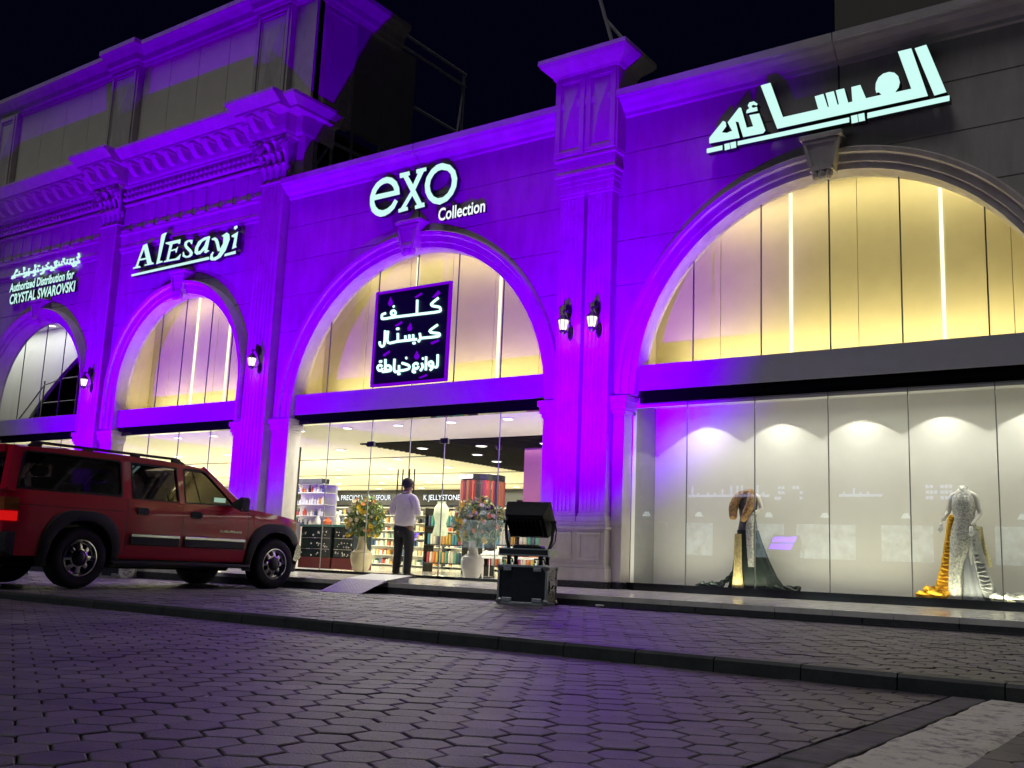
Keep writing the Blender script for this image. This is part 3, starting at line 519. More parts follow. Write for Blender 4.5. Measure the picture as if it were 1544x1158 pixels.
def up_path(d):
    P=[(-32,YU-d)]
    for x0,x1 in ((-23.1,-21.95),(-17.5,-16.35)): P+=[(x0-d*.6,YU-d),(x0-d*.6,YU-d-.2),(x1+d*.6,YU-d-.2),(x1+d*.6,YU-d)]
    return P+[(TX1+d,YU-d),(TX1+d,YU+2.7)]
mb=MB(); mb.loft([[(x,y,z) for x,y in up_path(d)] for d,z in ((0,12.36),(.03,12.36),(.05,12.44),(.10,12.47),(.12,12.62),(.22,12.74),(.30,12.80),(.30,12.92),(.0,12.95))],closed=False,cap=(False,False)); build('upper_coping',mb,M['trim'],tall)
# flank of the upper storey: panel bay, then dark sheeting
mb=MB(); mb.box(TX1-.2,TX1,YU+.05,15.3,9.75,12.5); panel(mb.__class__(),0,1,0,1,0)
for y0,y1 in ((14.35,15.25),):
    for a,b,c,d in ((y0,y1,9.95,10.02),(y0,y1,12.2,12.27),(y0,y0+.08,10.02,12.2),(y1-.08,y1,10.02,12.2)): mb.box(TX1-.01,TX1+.03,a,b,c,d,.006)
build('flank_bay',mb,M['trim'],tall)
mb=MB()
for y0,y1 in ((15.31,16.3),(16.31,17.4)): mb.box(TX1-.25,TX1-.06,y0,y1,9.85,12.45,.005)
build('flank_sheeting',mb,mat('dark_sheeting',(.34,.32,.31),.7,var=.1,scale=2),tall)
# open steel frame on the roof behind the parapet
fr=thing('steel_frame',(-15.9,17,8),'open grey steel framework on the roof beside the dark flank of the tall wing','steel frame')
sm=mat('galvanised_steel',(.40,.40,.42),.5,metal=.2,var=.2); mb=MB()
def bar(mb,a,b,r=.045): mb.tube([a,b],r,4)
xf=-15.85
for y in (14.45,14.9,15.5,16.4,17.4,19.4): bar(mb,(xf,y,7.6),(xf,y,9.95 if y<17.5 else 12.95),.05)
build('post',mb,sm,fr); mb=MB()
for z in (8.6,9.35,9.9): bar(mb,(xf,14.3,z),(xf,19.4,z))
for z in (11.25,12.62,12.95): bar(mb,(xf,15.9 if z>12 else 17.4,z),(xf,19.5,z))
build('rail',mb,sm,fr); mb=MB()
for a,b in (((19.4,12.6),(19.05,9.9)),((14.45,8.6),(14.9,9.35)),((15.5,8.0),(16.4,9.35))): bar(mb,(xf,a[0],a[1]),(xf,b[0],b[1]),.035)
for x in (-17.5,-19.5): bar(mb,(x,16,7.6),(x,16,9.8)); bar(mb,(x,18.5,7.6),(x,18.5,9.8))
build('brace',mb,sm,fr)
# roofs so light does not leak
mb=MB(); mb.box(-36,4,YW+.32,32,7.4,7.5); build('roof',mb,M['dark'],bld)
mb=MB(); mb.box(-32,TX1-.3,YW+.4,32,9.6,9.7); build('roof',mb,M['dark'],tall)
# mast on the pilaster cap and the dark block behind the parapet
m=thing('roof_mast',(-8.2,14.2,8.9),'thin leaning twin pole standing on top of the pilaster cap','mast')
mb=MB(); mb.tube([(-8.2,14.2,8.88),(-8.66,14.2,10.4),(-9.2,14.2,11.4)],.035,6); build('pole',mb,mat('mast_paint',(.3,.28,.3),.5),m)
mb=MB(); mb.tube([(-8.1,14.35,8.88),(-8.12,14.35,9.3),(-8.45,14.2,9.75)],.03,6); build('stay',mb,sm,m)
rb=thing('rear_building',(3,22,0),'plain dark beige block rising behind the parapet at the top right','building')
mb=MB(); mb.box(-6.6,14,21,30,0,17); build('wall',mb,mat('rear_render',(.16,.145,.12),.85,var=.1,scale=1),rb)
mb=MB(); mb.box(-6.7,14.1,20.95,30.1,17,17.3); build('parapet',mb,M['dark'],rb)
# ------------------------------------------------------------------ shop room behind the arches
def rampmat(name,cols,rough=.5,es=0):
    m=bpy.data.materials.new(name); m.use_nodes=True; t=m.node_tree; b=t.nodes['Principled BSDF']; b.inputs['Roughness'].default_value=rough
    g=t.nodes.new('ShaderNodeNewGeometry'); r=t.nodes.new('ShaderNodeValToRGB'); r.color_ramp.interpolation='CONSTANT'
    while len(r.color_ramp.elements)<len(cols): r.color_ramp.elements.new(.5)
    for i,c in enumerate(cols): r.color_ramp.elements[i].position=i/len(cols); r.color_ramp.elements[i].color=(*c,1)
    t.links.new(g.outputs['Random Per Island'],r.inputs[0]); t.links.new(r.outputs[0],b.inputs['Base Color']); return m
M['goods']=rampmat('mixed_goods',[(.8,.78,.7),(.5,.1,.08),(.85,.8,.6),(.1,.16,.3),(.7,.65,.6),(.6,.3,.08),(.8,.8,.8),(.05,.05,.06),(.25,.35,.3),(.8,.55,.3),(.85,.83,.75)])
M['bolts']=rampmat('fabric_bolts',[(.1,.35,.25),(.7,.2,.08),(.7,.65,.5),(.08,.3,.4),(.6,.4,.08),(.5,.08,.1),(.75,.7,.6),(.1,.12,.2),(.7,.35,.15)],.8)
M['chrome']=mat('chrome',(.75,.75,.75),.12,metal=1,var=0)
M['floor']=mat('shop_floor',(.72,.70,.62),.12,var=.04)
rm=bld
mb=MB(); mb.box(-36,-8.9,YW+.3,31,-.05,.0); build('shop_floor',mb,M['floor'],rm)
mb=MB(); mb.box(-36,-8.9,17.4,31,3.0,3.05); mb.box(-36,-8.9,YW+.3,17.4,2.96,3.05); build('shop_ceiling',mb,mat('cream_ceiling',(.80,.77,.60),.8,var=.03),rm)
mb=MB(); mb.box(-16.8,-8.9,17.41,24.2,2.975,2.995); 
for k in range(34): mb.box(-16.8,-8.9,17.42+k*.2,17.5+k*.2,2.93,2.974)
build('dark_ceiling',mb,mat('black_slats',(.005,.0045,.005),.8,spec=.1),rm)
mb=MB()
for y in (20.4,24.6,28.4): mb.box(-36,-16.9,y,y+.07,2.985,2.999)
build('ceiling_slot',mb,M['dark'],rm)
mb=MB(); mb.box(-36,-8.9,31,31.1,0,3.05); mb.box(-36.1,-36,YW+.3,31,0,3.05); mb.box(-8.95,-8.85,YW+.3,31,0,3.05); build('shop_wall',mb,M['white'],rm)
mb=MB(); mb.box(-13.3,-12.8,19.2,19.7,0,2.96); build('pink_column',mb,mat('pink_paint',(.42,.13,.30),.5,var=.05),rm)
mb=MB(); mb.box(-12.79,-12.5,19.25,19.9,0,2.96); build('white_column',mb,M['white'],rm)
mb=MB(); mb.box(-36,-16.6,30.5,30.95,2.40,2.99); mb.box(-16.6,-8.95,30.5,30.95,2.40,2.99); build('fascia_band',mb,mat('black_fascia',(.03,.03,.033),.4,var=.05),rm)
fm=emis('fascia_letter',(.9,.95,1),1.6)
for s_,xa,xb,zz in (('PRECIOSA',-30.25,-29.0,2.60),('ASFOUR',-28.5,-27.5,2.60),('K JELLYSTONE',-25.8,-24.0,2.60)):
    o=build('fascia_lettering',text(s_,xa,xb,zz,.2,30.48,.02,.01),[fm,M['letside']],rm)
for xx in (-30.5,-28.72):
    mb=MB(); mb.prism([(xx-.14,2.58),(xx+.14,2.58),(xx,2.84)],30.46,30.49); build('fascia_emblem',mb,fm,rm)
mb=MB(); mb.prism([(-32.3,2.43),(-31.6,2.43),(-31.5,2.95),(-32.2,2.95)],30.45,30.49); build('fascia_blue_sign',mb,emis('blue_sign',(.05,.15,.7),.8),rm)
# upper room seen through the far left lunette
mb=MB(); mb.box(-36,-22.2,19.5,19.6,3.4,6.7); mb.box(-36.1,-36,YW+.3,19.6,3.4,6.7); mb.box(-22.3,-22.2,YW+.3,19.6,3.4,6.7); build('upper_room_wall',mb,M['black'],tall)
mb=MB(); mb.box(-36,-22.2,YW+.3,19.6,6.4,6.6); build('upper_room_ceiling',mb,M['white'],tall)
mb=MB(); mb.box(-36,-22.2,YW+.3,19.6,3.3,3.45); build('upper_room_floor',mb,M['black'],tall)
pl=[(-33,3.45),(-28.5,3.45)]+[(-28.5+2.9*math.sin(PI/2*i/14)**1.0*(i/14)**.25,3.45+2.2*math.sin(PI/2*i/14)) for i in range(1,15)]+[(-22.3,5.65),(-22.3,6.4),(-33,6.4)]
mb=flat([pl],.12); mb.xform(lambda x,y,z:(x,y+15.6,z)); build('curved_partition',mb,M['white'],tall)
mb=MB()
for x in (-26.5,-25.7,-24.9,-24.1): mb.tube([(x,15.0,3.5),(x,15.0,4.72)],.02,6)
mb.tube([(-27.6,15,3.7),(-26.5,15,4.6),(-25.7,15,4.72),(-22.6,15,4.72)],.022,6); mb.tube([(-27.2,15,3.6),(-26.5,15,4.1),(-22.6,15,4.1)],.012,5)
build('stair_rail',mb,M['chrome'],tall)
# ceiling lights
def lamp_area(x,y,z,sx,sy,e,col=(1,.95,.70),rot=(0,0,0)):
    l=bpy.data.lights.new('shop_or_fill_light','AREA'); l.shape='RECTANGLE'; l.size=sx; l.size_y=sy; l.energy=e; l.color=col
    o=bpy.data.objects.new('shop_or_fill_light',l); C.objects.link(o); o.location=(x,y,z); o.rotation_euler=rot; return o
dl=None
def downlight(x,y,z,label,group,s=1.0):
    global dl
    if dl is None:
        o=thing('ceiling_downlight',(x,y,z),label,'ceiling light',group); mb=MB(); mb.lathe([(.115,-.012),(.115,0)],(0,0,0),14); 
        a=build('trim_ring',mb,M['white'],o,world=False); mb=MB(); mb.lathe([(.09,-.016),(.09,-.008)],(0,0,0),14); build('light_disc',mb,M['down'],o,world=False); dl=o
    else:
        o=copytree(dl); o.location=(x,y,z); o['label']=label; o['group']=group
    o.scale=(s,s,1)
for k,x in enumerate((-16.4,-15.0,-13.6,-12.25,-10.9,-9.7)): downlight(x,15.15,2.955,'round downlight in the pale front soffit just behind the glass','downlights in the front soffit')
for i in range(4):
    for j in range(4): downlight(-15.7+i*1.75+.5*(j%2),18.4+j*1.5,2.928,'bright downlight set in the black slatted ceiling','downlights in the black ceiling',1.25)
for i in range(8):
    for j in range(6): downlight(-34+i*2.2,18.6+j*2.2,2.995,'downlight in the cream ceiling deep inside the shop','downlights in the cream ceiling',1.3)
for x in (-20.6,-19.3,-18.0,-25.6,-24.4): downlight(x,15.15,2.955,'downlight in the soffit of a left hand bay above the parked car','downlights in the left bays')
for x,y in ((-27.0,15.3),(-26.4,14.9),(-26.2,15.4),(-25.7,15.0)): downlight(x,y,6.395,'downlight in the white ceiling of the upper room behind the far left arch','downlights in the upper room',1.1)
EI=175
for x,y in ((-14,15.9),(-11,16.2),(-20,16.5),(-25,16.5),(-32,17)): lamp_area(x,y,2.9,2.2,1.2,EI*.55,(1,.97,.86))
for x,y in ((-20,20),(-26,20),(-32,20),(-20,25),(-26,25),(-32,25),(-22,29),(-29,29),(-14,28)): lamp_area(x,y,2.9,3,2.5,EI)
for x,y in ((-22,21.5),(-30,21.5),(-22,26.5),(-30,26.5)): lamp_area(x,y,1.5,4,3,EI*.35,(1,.94,.58),(PI,0,0))   # added upward fill to brighten the ceiling, no fixtures there
lamp_area(-13,20.5,2.9,4,3,EI*.5)
lamp_area(-27.5,15.0,6.36,6,.6,90,(.95,1,.96)); lamp_area(-25,17.5,6.3,3,2,25,(.95,1,.96)); lamp_area(-12.6,14.75,2.9,5.5,.4,130,(1,.96,.78))
# back wall shelving
su=None
for k in range(12):
    x0=-35.6+k*2.2
    if su is None:
        su=thing('shelf_unit',(x0,30.4,0),'white shelf unit full of small packets along the back wall','shelves','shelf units on the back wall')
        mb=MB(); mb.box(0,2.15,.4,.44,0,2.38); build('back_board',mb,M['white'],su,world=False)
        for z in (.1,.45,.8,1.1,1.4,1.7,2.0,2.3): mb=MB(); mb.box(.02,2.13,0,.4,z-.02,z); build('shelf',mb,M['white'],su,world=False)
        for x in (0,2.13): mb=MB(); mb.box(x-.01,x+.02,-.01,.42,0,2.38); build('upright',mb,M['dark'],su,world=False)
        mb=MB()
        for z in (.1,.45,.8,1.1,1.4,1.7,2.0):
            x=.05
            while x<2.05:
                w=random.uniform(.05,.16); h=random.uniform(.1,.24); mb.box(x,x+w*.9,random.uniform(.02,.12),.36,z,z+h); x+=w+(random.uniform(0,.12) if random.random()<.3 else .01)
        g=build('packets',mb,M['goods'],su,world=False); g['kind']='stuff'
    else: o=copytree(su); o.location=(x0,30.4,0)
# bolt racks in the middle of the room
def bolts(x,y,n,label,h=.36,levels=(.25,.75,1.25)):
    r=thing('fabric_rack',(x,y,0),label,'fabric rack'); L=n*.11
    for z in levels: mb=MB(); mb.box(x-.02,x+L+.02,y,y+.4,z-.03,z); build('shelf',mb,M['black'],r)
    for xx in (x-.03,x+L): mb=MB(); mb.box(xx,xx+.03,y,y+.4,0,levels[-1]+.5); build('upright',mb,M['black'],r)
    mb=MB()
    for z in levels:
        for k in range(n): mb.lathe([(.042,0),(.045,.01),(.045,h*random.uniform(.85,1)),(.03,h)],(x+.055+k*.11,y+.12,z),8)
    build('fabric_bolts',mb,M['bolts'],r)['kind']='stuff'
bolts(-14.9,20.0,10,'black rack of coloured fabric bolts seen right of the standing man')
bolts(-13.3,19.0,7,'shorter rack of coloured fabric bolts behind the right vase',.34)
bolts(-18.5,22,12,'long rack of fabric bolts deep behind the left vase',.3)
# glass topped counters on the left of the doorway
def counter(x0,x1,y0,y1,label):
    c=thing('display_counter',((x0+x1)/2,(y0+y1)/2,0),label,'counter')
    mb=MB(); mb.box(x0,x1,y0,y1,.05,.28,.01); build('base',mb,mat('dark_red_wood',(.13,.02,.02),.35),c)
    mb=MB(); mb.box(x0+.02,x1-.02,y0+.02,y1-.02,.28,.92,.01); build('cabinet',mb,mat('smoked_case',(.02,.03,.032),.1,var=.3),c)
    mb=MB(); mb.box(x0-.01,x1+.01,y0-.01,y1+.01,.92,.97,.008); build('counter_top',mb,mat('green_glass_top',(.06,.15,.14),.08,var=.1),c)
    mb=MB()
    for z in (.45,.68): mb.box(x0+.04,x1-.04,y0-.002,y0+.018,z,z+.012)
    for k in range(26): mb.sphere((random.uniform(x0+.06,x1-.06),y0+.012,random.choice((.32,.50,.72))+random.uniform(0,.1)),random.uniform(.012,.03),.01,None,6,4)
    build('jewellery',mb,mat('silver_pieces',(.6,.6,.58),.25,metal=.8,var=.2),c)['kind']='stuff'
counter(-16.55,-15.6,15.5,16.1,'dark glass topped display counter beside the nose of the car'); counter(-15.55,-14.95,15.5,16.1,'narrow dark counter with red base behind the left vase')
cb=thing('glass_cabinet',(-18.1,17.4,0),'tall lit glass cabinet of bottles and ornaments left of the doorway','cabinet')
mb=MB(); mb.box(-18.85,-17.65,17.6,17.65,0,2.0); build('back_board',mb,M['white'],cb)
for z in (.98,1.25,1.52,1.8,2.0): mb=MB(); mb.box(-18.85,-17.65,17.2,17.6,z-.015,z); build('shelf',mb,M['white'],cb)
mb=MB(); mb.box(-18.5,-17.7,17.15,17.4,2.0,2.12); build('header',mb,M['dark'],cb)
mb=MB()
for z in (.98,1.25,1.52,1.8):
    x=-18.8
    while x<-17.7:
        r=random.uniform(.02,.05); h=random.uniform(.1,.2); mb.lathe([(r,0),(r,h*.6),(r*.4,h*.75),(r*.45,h)],(x+r,17.3,z),7); x+=2*r+random.uniform(.005,.05)
build('ornaments',mb,rampmat('ornaments',[(.85,.85,.8),(.75,.35,.05),(.8,.8,.75),(.1,.12,.35),(.7,.7,.7),(.7,.1,.05),(.9,.85,.7),(.05,.05,.05)],.25),cb)['kind']='stuff'
lamp_area(-18.1,16.95,2.3,1.4,.3,16,(1,1,1))
mb=MB(); mb.box(-16.80,-16.54,15.2,15.35,0,2.62); build('dark_pier',mb,M['black'],bld)
# counter-top trinkets
for k,(x,w,h,c,nm) in enumerate(((-16.35,.14,.2,(.8,.75,.7),'white'),(-16.05,.2,.16,(.75,.16,.06),'red'),(-15.75,.12,.24,(.85,.8,.6),'cream'),(-15.3,.16,.13,(.1,.15,.6),'blue'))):
    mb=MB(); mb.lathe([(w/2,0),(w/2*1.05,h*.5),(w/4,h*.8),(w/4,h)],(x,15.8,.97),12); single('ornament',mb,mat('ornament_'+nm,c,.3),nm+' ornament standing on the green glass counter top','ornament',None,True)
# ribbon carousel
rc=thing('ribbon_carousel',(-12.95,17.2,0),'tall round stand hung with red and brown ribbons behind the right vase','ribbon stand')
mb=MB(); mb.lathe([(.05,0),(.05,2.0)],(-12.95,17.2,0),10); mb.lathe([(.3,0),(.3,.03)],(-12.95,17.2,0),18); build('post',mb,M['black'],rc)
mb=MB(); mb.lathe([(.47,2.0),(.47,2.12)],(-12.95,17.2,0),24); build('header',mb,M['black'],rc)
mb=MB(); mb.box(-13.22,-12.86,16.71,16.73,2.02,2.10); build('header_plate',mb,M['white'],rc)
for r0,za,zb,q in ((.46,1.46,1.99,64),(.40,.95,1.42,40)):
    mb=MB()
    for k in range(q):
        t=2*PI*k/q; c_,s_=math.cos(t),math.sin(t); w=.019; x,y=-12.95+r0*c_,17.2+r0*s_; rr=random.uniform(0,.015)
        mb.box(-w,w,-.006,.006,za+random.uniform(-.02,.05),zb); n=8
        for i in range(len(mb.v)-8,len(mb.v)): a=mb.v[i]; mb.v[i]=(x-s_*a[0]+c_*(a[1]+rr),y+c_*a[0]+s_*(a[1]+rr),a[2])
    build('ribbons',mb,rampmat('ribbons',[(.16,.012,.015),(.34,.03,.02),(.10,.045,.025),(.24,.01,.06),(.30,.10,.05),(.02,.02,.02),(.12,.012,.05),(.34,.07,.035)],.45),rc)['kind']='stuff'
# pale dress form and low tables inside
df=thing('dress_form',(-12.98,15.9,0),'pale green dress form standing between the two vases','dress form')
mb=MB(); mb.lathe([(.1,1.48),(.09,1.44),(.16,1.36),(.175,1.22),(.12,1.05),(.17,.86),(.16,.80)][::-1],(-12.98,15.9,0),14); mb.xform(lambda x,y,z:(x,15.9+(y-15.9)*.7,z)); build('torso',mb,mat('pale_green_cloth',(.55,.62,.42),.8),df,True)
mb=MB(); mb.tube([(-12.98,15.9,.02),(-12.98,15.9,.82)],.018,8); mb.lathe([(.17,0),(.15,.02),(.03,.04)],(-12.98,15.9,0),14); build('stand',mb,M['chrome'],df)
for k,(x,y,l,c,lab) in enumerate(((-10.9,16.0,.7,(.6,.25,.12),'low white table heaped with orange fabric right of the doorway'),(-12.2,16.6,.8,(.7,.7,.62),'low white table heaped with pale lace behind the standing man'),(-13.0,17.4,.7,(.72,.72,.6),'low white table with folded pale cloth behind the left vase'))):
    t_=thing('low_table',(x,y,0),lab,'table'); mb=MB(); mb.box(x-l/2,x+l/2,y-.25,y+.25,.40,.44,.008); build('table_top',mb,M['white'],t_)
    for sx in (-1,1):
        for sy in (-1,1): mb=MB(); mb.tube([(x+sx*(l/2-.04),y+sy*.21,0),(x+sx*(l/2-.04),y+sy*.21,.4)],.015,6); build('leg',mb,M['chrome'],t_)
    mb=MB()
    for i in range(14): mb.sphere((x+random.uniform(-l/2+.1,l/2-.1),y+random.uniform(-.18,.18),.46+random.uniform(0,.05)),random.uniform(.06,.1),.07,random.uniform(.03,.07),8,5)
    single('folded_cloth',mb,mat('cloth_heap',c,.85,var=.4,scale=14),lab.split(' heaped')[0].split(' with')[0].replace('low white table','heap of cloth lying on the low table')+' '+('of orange fabric' if k==0 else 'of pale lace' if k==1 else 'of folded pale cloth'),'cloth',None,True)
cc=MB(); cc.lathe([(.075,0),(.075,-.05),(.055,-.09),(.02,-.11)],(0,0,.11),14); cc.xform(lambda x,y,z:(x-13.6,y+18.6,z+2.84)); single('dome_camera',cc,M['black'],'small black dome camera hanging from the cream ceiling','camera',None,True)
# ------------------------------------------------------------------ right hand showcase
mb=MB(); mb.box(-7.95,4,15.12,15.2,0,3.1); mb.box(-1.3,-1.2,YW+.3,15.12,0,3.1); build('showcase_wall',mb,mat('showcase_white',(.72,.71,.66),.75,var=.02),bld)
mb=MB(); mb.box(-7.95,-1.2,YW+.3,15.2,2.97,3.1); mb.box(-7.95,-1.2,YW+.27,YW+.34,2.86,2.97); build('showcase_ceiling',mb,M['white'],bld)
mb=MB(); mb.box(-7.98,-7.83,YW+.27,15.12,0,3.1); build('showcase_side',mb,mat('showcase_grey',(.26,.26,.26),.8,var=.05),bld)
mb=MB(); mb.box(-7.83,-7.77,YW+.225,YW+.34,.1,2.86); build('showcase_jamb',mb,M['white'],bld)
mb=MB(); mb.box(-7.95,-1.2,YW+.26,15.12,0,.1); build('showcase_floor',mb,mat('showcase_floor',(.35,.34,.31),.15,var=.1),bld)
for x in (-6.9,-5.66,-4.45,-3.3,-2.15):
    l=bpy.data.lights.new('showcase_spot','SPOT'); l.energy=78; l.spot_size=R(104); l.spot_blend=.04; l.color=(1,.98,.84); l.shadow_soft_size=.03
    l.use_nodes=True; lt=l.node_tree; ge=lt.nodes.new('ShaderNodeNewGeometry'); sx=lt.nodes.new('ShaderNodeSeparateXYZ'); ab=lt.nodes.new('ShaderNodeMath'); ab.operation='ABSOLUTE'; pw=lt.nodes.new('ShaderNodeMath'); pw.operation='POWER'; pw.inputs[1].default_value=1.6   # beam stronger on its axis, as a reflector lamp
    lt.links.new(ge.outputs['Incoming'],sx.inputs[0]); lt.links.new(sx.outputs[2],ab.inputs[0]); lt.links.new(ab.outputs[0],pw.inputs[0]); lt.links.new(pw.outputs[0],lt.nodes['Emission'].inputs['Strength'])
    o=bpy.data.objects.new('showcase_spot',l); C.objects.link(o); o.location=(x,14.72,2.945)
    downlight(x,14.76,2.965,'small showcase downlight above the dressed mannequins','downlights in the showcase',.6)
lamp_area(-4.5,14.42,2.8,6,.2,24,(1,1,.84))  # unseen fill added below the showcase ceiling to lift the back wall
lamp_area(-4.5,14.42,.14,6,.12,38,(1,.98,.68),(PI,0,0))  # unseen upward fill added along the showcase floor
# ------------------------------------------------------------------ lit signs
def sign_base(name,x,z,lab,cat='shop sign'): return thing(name,(x,13.9,z),lab,cat)
def letters(root,polys,y,depth,name='letter'):
    mb=flat(polys,depth); mb.xform(lambda a,b,c:(a,b+y-depth/2,c)); return build(name,mb,[M['letter'],M['letside']],root)
s1=sign_base('arabic_sign',-4.6,6.75,'big white lit angular Arabic lettering with a broken underline over the right arch')
for k,p in enumerate(BIG): letters(s1,[p],13.86,.13,'letter' if k<4 else 'underline_bar')
mb=MB()
for x in (-6.1,-5.4,-4.6,-3.8,-3.0): mb.box(x-.02,x+.02,13.92,14.0,6.85,6.9)
build('stand_off',mb,M['letside'],s1)
s2=sign_base('script_sign',-12.3,6.8,'round white lit lower case letters of three over smaller lettering above the middle arch')
letters(s2,EXO_E,13.9,.1); letters(s2,EXO_X,13.9,.1); letters(s2,EXO_O,13.9,.1)
build('small_lettering',text('Collection',-11.79,-10.70,6.54,.24,13.92,.06,.018),[emis('small_white',(.9,1,1),1.1),M['letside']],s2)
s3=sign_base('latin_sign',-19.3,6.8,'white lit italic serif name with underline over the narrower second arch')
for p in (AL_A,AL_L,AL_E,AL_S,AL_a,AL_Y): letters(s3,p,13.86,.13)
for p in AL_I: letters(s3,[p],13.86,.13)
for p in AL_U: letters(s3,[p],13.86,.13,'underline_bar')
s4=sign_base('three_line_sign',-25.3,6.65,'small white lit sign of three crowded lines at the far left edge')
mb=MB()
for p in SWAR: mb.tube([(x,13.92,z) for x,z in p],.03,6)
build('arabic_line',mb,M['letter'],s4,True)
build('middle_line',text('Authorized Distribution for',-26.87,-23.8,7.01,.23,13.93,.06,.03),[M['letter'],M['letside']],s4)
build('bottom_line',text('CRYSTAL SWAROVSKI',-26.8,-23.7,6.66,.27,13.93,.06,.025),[M['letter'],M['letside']],s4)
# neon board in the middle arch
nb=thing('neon_board',(-12.53,14.16,3.5),'black square board with three lines of white Arabic neon in the middle arch','neon sign')
NX0,NX1,NZ0,NZ1=-13.47,-11.59,3.545,5.43
mb=MB(); mb.box(NX0+.03,NX1-.03,14.15,14.19,NZ0+.03,NZ1-.03); build('board',mb,mat('board_black',(.004,.004,.012),.35,var=0),nb)
mb=MB()
for a,b,c,d in ((NX0,NX1,NZ0,NZ0+.05),(NX0,NX1,NZ1-.05,NZ1),(NX0,NX0+.05,NZ0+.05,NZ1-.05),(NX1-.05,NX1,NZ0+.05,NZ1-.05)): mb.box(a,b,14.12,14.195,c,d,.01)
build('rim',mb,M['violet'],nb)
def smooth(P,n=3):
    if len(P)<3: return P
    out=[]
    for i in range(len(P)-1):
        p0,p1,p2,p3=P[max(i-1,0)],P[i],P[i+1],P[min(i+2,len(P)-1)]
        for k in range(n):
            t=k/n; out.append(tuple(.5*((2*p1[j])+(-p0[j]+p2[j])*t+(2*p0[j]-5*p1[j]+4*p2[j]-p3[j])*t*t+(-p0[j]+3*p1[j]-3*p2[j]+p3[j])*t**3) for j in (0,1)))
    return out+[P[-1]]
NP=lambda u,v:(NX0+(NX1-NX0)*u,NZ1-(NZ1-NZ0)*v)
for rows in (NEON[:4],NEON[4:14],NEON[14:]):
    mb=MB()
    for p in rows: mb.tube([(x,14.135,z) for x,z in [NP(*q) for q in smooth(p)]],.026,6)
    build('neon_word',mb,M['neon'],nb,True)
for p in ACC: mb=MB(); mb.prism([NP(*q) for q in p],14.138,14.148); build('sequin_motif',mb,M['violet'],nb)
# ------------------------------------------------------------------ wall lanterns
wl=None
def lantern(x,z,label):
    global wl
    if wl is None:
        o=thing('wall_lantern',(x,13.8,z),label,'wall lantern','lanterns on the fluted pilasters'); y=-.27; bk=M['black']
        mb=MB(); mb.loft([[(a*math.cos(t)*.07,-.0-.0,b+a*math.sin(t)*.16) for t in [2*PI*i/14 for i in range(14)]] for a,b in ((1,0),)]+[[(math.cos(t)*.05,-.025,math.sin(t)*.13) for t in [2*PI*i/14 for i in range(14)]]]); mb.tube([(0,0,.1),(0,-.06,.28),(0,-.16,.42),(0,-.25,.42),(0,-.27,.33)],[.02,.022,.02,.018,.015],8); mb.sphere((0,-.05,.44),.05,.05,.14,8,6); mb.sphere((0,-.13,.50),.045,.04,.1,8,6); mb.tube([(0,-.04,.05),(0,-.14,-.02),(0,-.2,.08)],.012,6)
        build('bracket',mb,bk,o,True,world=False)
        mb=MB(); mb.lathe([(.02,.34),(.05,.30),(.12,.22),(.13,.2)],(0,y,0),8); mb.lathe([(.012,.34),(.03,.38),(.01,.43)],(0,y,0),8); build('cap',mb,bk,o,world=False)
        mb=MB(); mb.lathe([(.072,0),(.112,.2)],(0,y,0),8); build('lamp_glass',mb,M['lamp'],o,world=False)
        mb=MB()
        for k in range(8): t=2*PI*(k+.0)/8; mb.tube([(.075*math.cos(t),y+.075*math.sin(t),0),(.115*math.cos(t),y+.115*math.sin(t),.2)],.008,4)
        mb.lathe([(.03,-.08),(.06,-.05),(.08,-.02),(.08,0)],(0,y,0),8); build('cage',mb,bk,o,world=False)
        o.scale=(.82,.82,.82); wl=o
    else: o=copytree(wl); o.location=(x,13.8,z); o['label']=label
    l=bpy.data.lights.new('lantern_bulb','POINT'); l.energy=1.2; l.color=(1,.6,.8); l.shadow_soft_size=.06
    b=bpy.data.objects.new('lantern_bulb',l); C.objects.link(b); b.location=(x,13.53,z-.16)
lantern(-8.74,4.08,'left of the pair of lit black lanterns on the central double pilaster')
lantern(-8.2,4.08,'right of the pair of lit black lanterns on the central double pilaster')
lantern(-16.3,4.08,'lit black lantern on the pilaster left of the middle arch')
lantern(-22.28,4.06,'lit black lantern on the pilaster between the two narrow arches')
